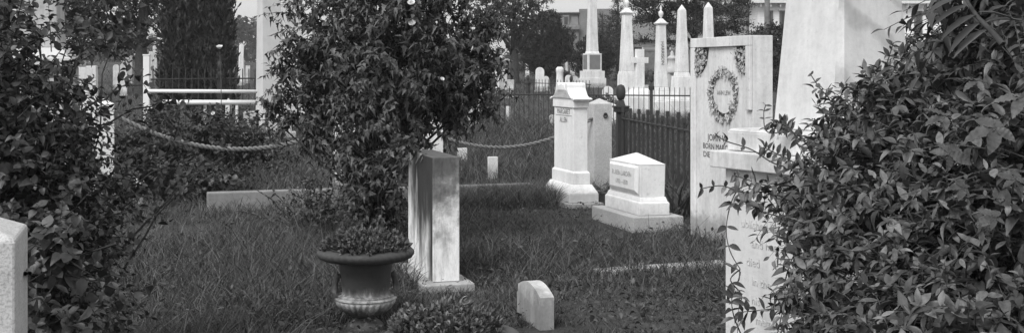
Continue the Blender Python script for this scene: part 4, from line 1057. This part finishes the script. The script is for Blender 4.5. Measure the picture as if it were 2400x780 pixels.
# ================================================================== GRASS (one mass)
def grass_field():
    n = 270000
    py = HY + 22 + (960 - HY - 22) * RNG.random(n) ** .95
    px = -260 + 2920 * RNG.random(n)
    d = EYE * F / (py - HY)
    # undo the rise of the ground: nearer rows carry more
    d = np.where(d > 18, 18 + (d - 18) * 1.25, d)
    x = (px - CX) * d / F
    # gather half of them into tufts
    tuft = RNG.random(n) < .55
    cell = .16 + .012 * d
    jx = np.round(x / cell + .35 * np.sin(d * 7.1)) * cell; jy = np.round(d / cell + .35 * np.sin(x * 5.3)) * cell
    hsh = np.sin(jx * 127.1 + jy * 311.7) * 43758.5453; hsh -= np.floor(hsh)
    x = np.where(tuft, jx + RNG.normal(size=n) * cell * .22 + (hsh - .5) * cell, x)
    d = np.where(tuft, jy + RNG.normal(size=n) * cell * .22, d)
    d = np.maximum(d, 4.3)
    keep = np.ones(n, bool)
    for cx_, cy_, hu, hv, a in EXCL:
        du = (x - cx_) * math.cos(a) + (d - cy_) * math.sin(a); dv = -(x - cx_) * math.sin(a) + (d - cy_) * math.cos(a)
        keep &= ~((np.abs(du) < hu) & (np.abs(dv) < hv))
    x, d, hsh, tuft = x[keep], d[keep], hsh[keep], tuft[keep]; n = len(x)
    t = np.clip(d - 18, 0, 112); z = t * t / (t + 6) * .0225
    px2 = np.sin(x * .83 + 2.0 * np.sin(d * .37)) * np.sin(d * .61 + 1.7 * np.sin(x * .45))
    patch = .5 + .5 * np.sin(x * 1.9 + 1.3 * np.sin(d * .9)) * np.sin(d * 1.4 + .8 * np.sin(x * 1.1))
    h = (.05 + .10 * RNG.random(n) + .07 * patch + np.where(tuft, .10 * hsh ** 2, 0)) * (.85 + .4 * RNG.random(n) ** 3)
    h *= np.clip(.9 + (d - 9) * .07, .9, 1.7)
    h *= np.clip(.92 + .55 * px2, .42, 2)
    tall = RNG.random(n) < .03; h = np.where(tall, h * 1.9, h)
    hu_ = np.ones(n)
    for ux, uy, r_, k_ in ((u1[0], u1[1] - .25, .38, .30), (u2[0], u2[1] + .25, .5, .5), (gx(1250, 6.7), 6.65, .28, .5), (gx(1040, 8.0), 7.9, .35, .6)):
        hu_ = np.minimum(hu_, np.where((x - ux) ** 2 + (d - uy) ** 2 < r_ * r_, k_, 1))
    h *= hu_ * np.where((d > 12.3 + .35 * (x + 3.2) * .84) & (d < 12.68 + .33 * (x + 3.25) * .86) & (x > -1.3) & (x < .6), 1.4, 1.0)
    w = np.maximum(.0036 + .004 * RNG.random(n), .00034 * d) * np.where(tall, .7, 1)
    a = RNG.random(n) * 2 * PI
    m_ = 5500                                   # rank growth against the long coping
    xx = -1.0 + 1.5 * RNG.random(m_); dd = 12.75 + .33 * (xx + 3.26) - .09 - .95 * RNG.random(m_)
    x = np.concatenate([x, xx]); d = np.concatenate([d, dd]); z = np.concatenate([z, np.zeros(m_)]); n += m_
    h = np.concatenate([h, .20 + .16 * RNG.random(m_)]); w = np.concatenate([w, np.full(m_, .0048)]); a = RNG.random(n) * 2 * PI
    m2 = 26000                                  # rough bank of long grass beyond the hanging chain
    dd = 15.5 + 11.0 * RNG.random(m2) ** 1.2; xx = (-190 + 640 * RNG.random(m2)) * dd / F
    t2 = np.clip(dd - 18, 0, 112)
    x = np.concatenate([x, xx]); d = np.concatenate([d, dd]); z = np.concatenate([z, t2 * t2 / (t2 + 6) * .0225]); n += m2
    h = np.concatenate([h, (.16 + .30 * RNG.random(m2) ** 1.6 + .25 * np.clip((dd - 22) / 4, 0, 1)) * (.75 + .5 * np.sin(xx * 3.1) * np.sin(dd * 1.7))]); w = np.concatenate([w, .00045 * dd]); a = RNG.random(n) * 2 * PI
    return blades(np.stack([x, d, z - .02], 1), h, w, .10 + .5 * RNG.random(n) ** 1.5, np.stack([np.cos(a), np.sin(a)], 1), .15 + .85 * RNG.random(n))
o = link('grass', np_mesh('grass', *grass_field()), 'grass_blade'); setp(o, 'long unmown grass covering the whole burial ground', 'grass', kind='stuff')
# broad weeds and clover in the turf
n = 24000
py = 400 + 550 * RNG.random(n); px = -200 + 2800 * RNG.random(n); d = EYE * F / (py - HY); x = (px - CX) * d / F
P = np.stack([x, d, .02 + .10 * RNG.random(n)], 1)
sel = np.sin(x * 3.1 + np.sin(d * 2.2)) * np.sin(d * 2.7) > -.35
for cx_, cy_, hu, hv, a in EXCL:
    du = (x - cx_) * math.cos(a) + (d - cy_) * math.sin(a); dv = -(x - cx_) * math.sin(a) + (d - cy_) * math.cos(a)
    sel &= ~((np.abs(du) < hu + .06) & (np.abs(dv) < hv + .06))
P = P[sel]; n = len(P)
o = link('weeds', np_mesh('weeds', *scatter(P, rdir(n) * [1, 1, .5] + [0, 0, .2], np.tile([0, 0, 1.0], (n, 1)) + rdir(n) * .4, (.013 + .034 * RNG.random(n) ** 2.5), VAR_ROUND)), 'weed_leaf'); setp(o, 'small broad-leaved weeds among the grass', 'weeds', kind='stuff')

# ================================================================== TREES
def trunk(base, h, r, limbs, lean=(0, 0)):
    mb = MB()
    b = Vector(base); top = b + Vector((lean[0], lean[1], h))
    mb.tube([b - Vector((0, 0, .3)), b + (top - b) * .05, b + (top - b) * .4, b + (top - b) * .8, top], [r * 1.4, r * 1.1, r * .9, r * .6, r * .3], 8)
    for p in limbs:
        p = Vector(p); s = b + (top - b) * (random.uniform(.35, .75))
        m_ = s * .5 + p * .5 + Vector((0, 0, .2))
        mb.tube([s, m_, p], [r * .5, r * .32, r * .1], 6)
    return mb
def tree(name, label, base, blobs, n, tlen, per, size, tpl, leafm, th, tr, group=None, cat='tree', **kw):
    base = (base[0], base[1], terr(base[0], base[1]))
    t = thing(name, label, cat, base, 0, group)
    lv, tw = foliage(blobs, n, tlen, per, size, tpl, twr=tr * .06, **kw)
    off = np.array(base)
    link('crown', np_mesh('crown', lv[0] - off, lv[1]), leafm, t)
    mb = trunk((0, 0, 0), th, tr, [np.array(b[:3]) - off for b in blobs[:14]])
    o = mb.build('trunk', 'bark', t, 0, True)
    return t
TG = 'trees beyond the graves'
# dark columnar yew
d = 36.0
bl = [pb(462 + s * 34, y, d, .48, .85, 1, .6) for y in (-130, -60, 0, 60, 120, 180, 225) for s in (-1.6, -.55, .55, 1.6)] + [pb(462, y, d, 1.0, .8, 1, .8) for y in (-170, -100)]
tree('yew_tree', 'dense dark columnar yew rising behind the iron fence at left', (gx(462, d), d), bl, 3600, .42, 12, .23, TPL_SPRAY, 'yew_needle', 3.5, .2, TG, up=1.3, outward=.6, droop=.05, leafdroop=-.5, shell=.3, spread=.5)
# deciduous tree with forked trunk, left
d = 46.0
bl = [pb(px, py, d + RNG.normal(), .9 * k, .7 * k, w) for px, py, k, w in ((210, 20, 1.1, 1), (270, -20, 1.2, 1), (300, 45, .8, .8), (350, 10, .9, .7), (240, 75, .8, .8), (180, 70, 1.0, 1), (380, 50, .7, .6), (330, 70, .5, .5), (390, 100, .5, .5), (130, 30, 1.2, 1), (100, 90, .9, .8), (350, -40, 1.2, 1), (300, 110, .35, .4), (150, 120, .7, .7))]
tree('broadleaf_tree', 'broadleaf tree with a stout forked trunk, left of the columnar yew', (gx(331, d), d), bl, 900, .7, 13, .17, TPL_CLUMP, 'tree_leaf', 3.4, .26, TG, up=.2, shell=.2, leafdroop=.2)
d = 58.0
bl = [pb(px, py, d + RNG.normal(), 1.3 * k, 1.0 * k, w) for px, py, k, w in ((-40, 20, 1.3, 1), (40, -20, 1.2, 1), (60, 60, 1.0, .8), (0, 110, .9, .8), (-80, 100, 1.2, 1), (150, -20, 1.0, .8), (150, 50, .8, .6))]
tree('broadleaf_tree', 'far broadleaf tree behind the rose bush at the left edge', (gx(10, d), d), bl, 620, .9, 13, .22, TPL_CLUMP, 'tree_leaf', 3.6, .3, TG, shell=.2)
# trees behind the big bush
d = 60.0
bl = [pb(px, py, d + RNG.normal(), 1.2 * k, 1.0 * k, w) for px, py, k, w in ((1190, 20, 1.0, .7), (1250, 10, .8, .5), (1225, 55, .8, .7), (1160, 70, .8, .7), (1280, 35, .5, .35), (1130, 20, 1.2, .8), (1200, -40, 1.3, .8), (1260, -30, .8, .5))]
tree('broadleaf_tree', 'airy broadleaf tree between the big bush and the dark round yew', (gx(1206, d), d), bl, 560, .8, 12, .19, TPL_CLUMP, 'tree_leaf', 3.8, .22, TG, shell=.2)
d = 66.0
bl = [pb(px - 4, py + 6, d, 1.05 * k, .95 * k, 1) for px, py, k in ((1275, 65, 1.0), (1260, 110, 1.0), (1300, 105, 1.0), (1322, 85, .65), (1240, 95, .7), (1290, 45, .6), (1325, 120, .5), (1280, 135, 1.0))]
tree('yew_tree', 'dark rounded yew in front of the brick building', (gx(1280, d), d), bl, 1700, .55, 10, .24, TPL_SPRAY, 'yew_needle', 2.0, .2, TG, up=.9, outward=.7, leafdroop=-.2, shell=.6, spread=.6)
d = 64.0
bl = [pb(px, py, d, .9 * k, .9 * k, 1) for px, py, k in ((1368, 125, .75), (1405, 115, .8), (1420, 140, .6), (1358, 148, .6), (1390, 105, .7), (1390, 160, 1.0))]
tree('yew_bush', 'dark low bush directly behind the panelled obelisk', (gx(1392, d), d), bl, 950, .45, 10, .2, TPL_SPRAY, 'yew_needle', 1.2, .12, TG, cat='bush', up=.9, outward=.7, leafdroop=-.2, shell=.6, spread=.6)
# spruce
def conifer(px, d, zt, wid, label, tiers, n, leafm='pine_needle', size=.22, open_=.0):
    x = gx(px, d); zb = terr(x, d)
    bl = []
    for k in range(tiers):
        s = (k + .3) / tiers; z = zb + .5 + (zt - .5) * s; r = wid * (1 - s) ** .8 + .12
        for j in range(7):
            a = j * 2 * PI / 7 + k * .7
            bl.append((x + math.cos(a) * r * .6, d + math.sin(a) * r * .6, z, r * .5 + .1, r * .5 + .1, .18 + .1 * open_, 1))
    t = tree('spruce_tree', label, (x, d), bl, n, .5, 10, size, TPL_SPRAY, leafm, zt * .97, .14, TG, up=.15, outward=1.0, droop=.2, leafdroop=.05, shell=.3, spread=.7)
    return t
conifer(1448, 84, gz(-8, 84) - terr(0, 84), 1.3, 'pointed spruce left of the urn-topped column', 11, 900)
conifer(1412, 98, gz(28, 98) - terr(0, 98), 1.6, 'paler spruce peeping out between panelled obelisk and pointed spruce', 9, 700, 'far_leaf')
# big open pine
d = 54.0; bl = []
for px, py, k in ((1510, 10, 1), (1545, 40, 1), (1590, 15, 1.1), (1640, 30, 1.2), (1560, 75, .7), (1600, 60, 1), (1650, 70, .9), (1690, 20, 1.1), (1700, 60, .8), (1730, 35, .7), (1740, 5, .6), (1530, -20, 1), (1620, -30, 1.3), (1690, -20, 1), (1500, 45, .5), (1725, 72, .4), (1575, 100, .5), (1680, 85, .5), (1745, 55, .4), (1510, 95, .35)):
    bl.append(pb(px, py, d + RNG.normal() * .8, .75 * k, .30 * k, 1))
tree('pine_tree', 'large spreading dark pine behind the plain white obelisks', (gx(1630, d), d), bl, 1700, .55, 12, .2, TPL_SPRAY, 'pine_needle', 5.5, .13, TG, up=.35, outward=.9, droop=.1, leafdroop=-.1, shell=.25, spread=.8)
# dark shrub before the white house
d = 50.0; bl = [pb(px, py, d, .8 * k, .6 * k, 1) for px, py, k in ((1800, 75, .8), (1780, 100, .8), (1825, 100, .9), (1800, 130, 1.1), (1835, 70, .5), (1790, 165, 1.0), (1830, 165, 1.0), (1840, 130, 1))]
tree('evergreen_shrub', 'dark evergreen shrub between the wreath slab and the great obelisk', (gx(1808, d), d), bl, 900, .5, 10, .17, TPL_CLUMP, 'yew_needle', 1.6, .12, TG, cat='shrub', up=.4, shell=.4)
# shrubs by the white house, right of the obelisk
d = 30.0; bl = [pb(px, py, d, .5 * k, .5 * k, 1) for px, py, k in ((2160, 110, 1), (2220, 100, 1), (2180, 170, 1.2), (2260, 150, 1.2), (2300, 90, 1.1))]
tree('evergreen_shrub', 'dark shrub seen right of the great obelisk below the house porch', (gx(2210, d), d), bl, 420, .4, 10, .13, TPL_CLUMP, 'tree_leaf', 1.3, .06, TG, cat='shrub', up=.4, shell=.4)
# low brush between the far graves
for px, d, w, lab in ((1318, 57, .9, 'small bush among the far round-topped gravestones'), (1225, 80, 1.6, 'low brush at the foot of the dark round yew'), (1470, 60, 1.4, 'low dark brush behind the marble cross'), (1395, 30, .0, '')):
    if not w: continue
    x = gx(px, d); z = terr(x, d)
    bl = [(x + RNG.normal() * w * .3, d, z + .25 + .3 * RNG.random(), w * .4, .4, .3, 1) for _ in range(5)]
    tree('brush', lab, (x, d), bl, 180, .3, 10, .11, TPL_CLUMP, 'tree_leaf', .4, .03, 'low brush among the far graves', cat='bush', up=.4, shell=.3)
x = gx(1395, 29.5); z = terr(x, 29.5)
bl = [(x + dx, 29.5, z + .45, .3, .5, .28, 1) for dx in (-.75, -.4, -.05, .3)]
tree('clipped_hedge', 'low clipped dark hedge behind the scroll cap and the post', (x, 29.5), bl, 420, .2, 9, .07, TPL_ROUND, 'rose_leaf', .5, .03, cat='hedge', up=.3, shell=.5)

# far wooded rise (one mass)
def far_woods():
    bl = []
    for k in range(150):
        px = -500 + 3400 * (k + RNG.random()) / 150; d = 175 + 35 * RNG.random()
        top = 95 + 12 * math.sin(px * .011) + RNG.normal() * 8 - (45 if 520 < px < 640 else 0) - 20 * math.exp(-((px - 600) / 160) ** 2)
        x, y, z = at(px, top, d)
        r = 3.2 + 1.5 * RNG.random()
        bl += [(x, y, z - r * .7, r, r, r * .8, 1), (x + RNG.normal(), y, z - r * 2.2, r * 1.2, r, r * 1.2, 1)]
    lv, tw = foliage(bl, 11000, 1.6, 10, .95, TPL_CLUMP, shell=.3, twr=.02)
    return lv
o = link('woods', np_mesh('woods', *far_woods()), 'far_leaf'); setp(o, 'far wooded rise along the skyline', 'woods', kind='stuff')

# ================================================================== AIR, LIGHT, CAMERA
t = MB().box(-900, 900, -20, 700, -1.2, 14).build('haze', None); setp(t, kind='stuff')
hm = bpy.data.materials.new('haze'); hm.use_nodes = True; nt = hm.node_tree; nt.nodes.remove(nt.nodes['Principled BSDF'])
pv = nt.nodes.new('ShaderNodeVolumePrincipled'); pv.inputs['Color'].default_value = g3(.9); pv.inputs['Density'].default_value = HAZE_D
nt.links.new(pv.outputs[0], nt.nodes['Material Output'].inputs['Volume']); t.data.materials.append(hm)
w = bpy.data.worlds.new('World'); SC.world = w; w.use_nodes = True
nt = w.node_tree; bg = nt.nodes['Background']
EL, AZ = math.radians(47), math.radians(-147)        # the sun stands high to the left, a little behind the camera
sky = nt.nodes.new('ShaderNodeTexSky'); sky.sky_type = 'NISHITA'; sky.sun_disc = False
sky.sun_elevation = EL; sky.sun_rotation = AZ; sky.air_density = 1.0; sky.dust_density = 4.0
bw = nt.nodes.new('ShaderNodeRGBToBW'); nt.links.new(sky.outputs[0], bw.inputs[0])
veil = math_(nt, 'ADD', math_(nt, 'MULTIPLY', bw.outputs[0], .35), 3.4)      # thin even cloud over the sky
nt.links.new(veil, bg.inputs['Color']); bg.inputs['Strength'].default_value = .12
sd = bpy.data.lights.new('sun', 'SUN'); sd.energy = 1.5; sd.angle = math.radians(25); sd.color = (1, 1, 1)
so = bpy.data.objects.new('sun', sd); COL.objects.link(so)
dirv = Vector((math.sin(AZ) * math.cos(EL), math.cos(AZ) * math.cos(EL), math.sin(EL)))
so.rotation_euler = (-dirv).to_track_quat('-Z', 'Y').to_euler()
cd = bpy.data.cameras.new('camera'); co = bpy.data.objects.new('camera', cd); COL.objects.link(co)
co.location = (0, 0, EYE); co.rotation_euler = (PI / 2, 0, 0)
cd.sensor_width = 36; cd.lens = 36 * F / 2400; cd.shift_y = -(390 - HY) / 2400
cd.clip_start = .05; cd.clip_end = 2000
SC.camera = co
vs = SC.view_settings; vs.view_transform = 'Standard'; vs.look = 'None'; vs.exposure = 0.62; vs.gamma = 1.0; vs.use_curve_mapping = False
SC.cycles.max_bounces = 6; SC.cycles.diffuse_bounces = 3; SC.cycles.glossy_bounces = 2; SC.cycles.transmission_bounces = 3
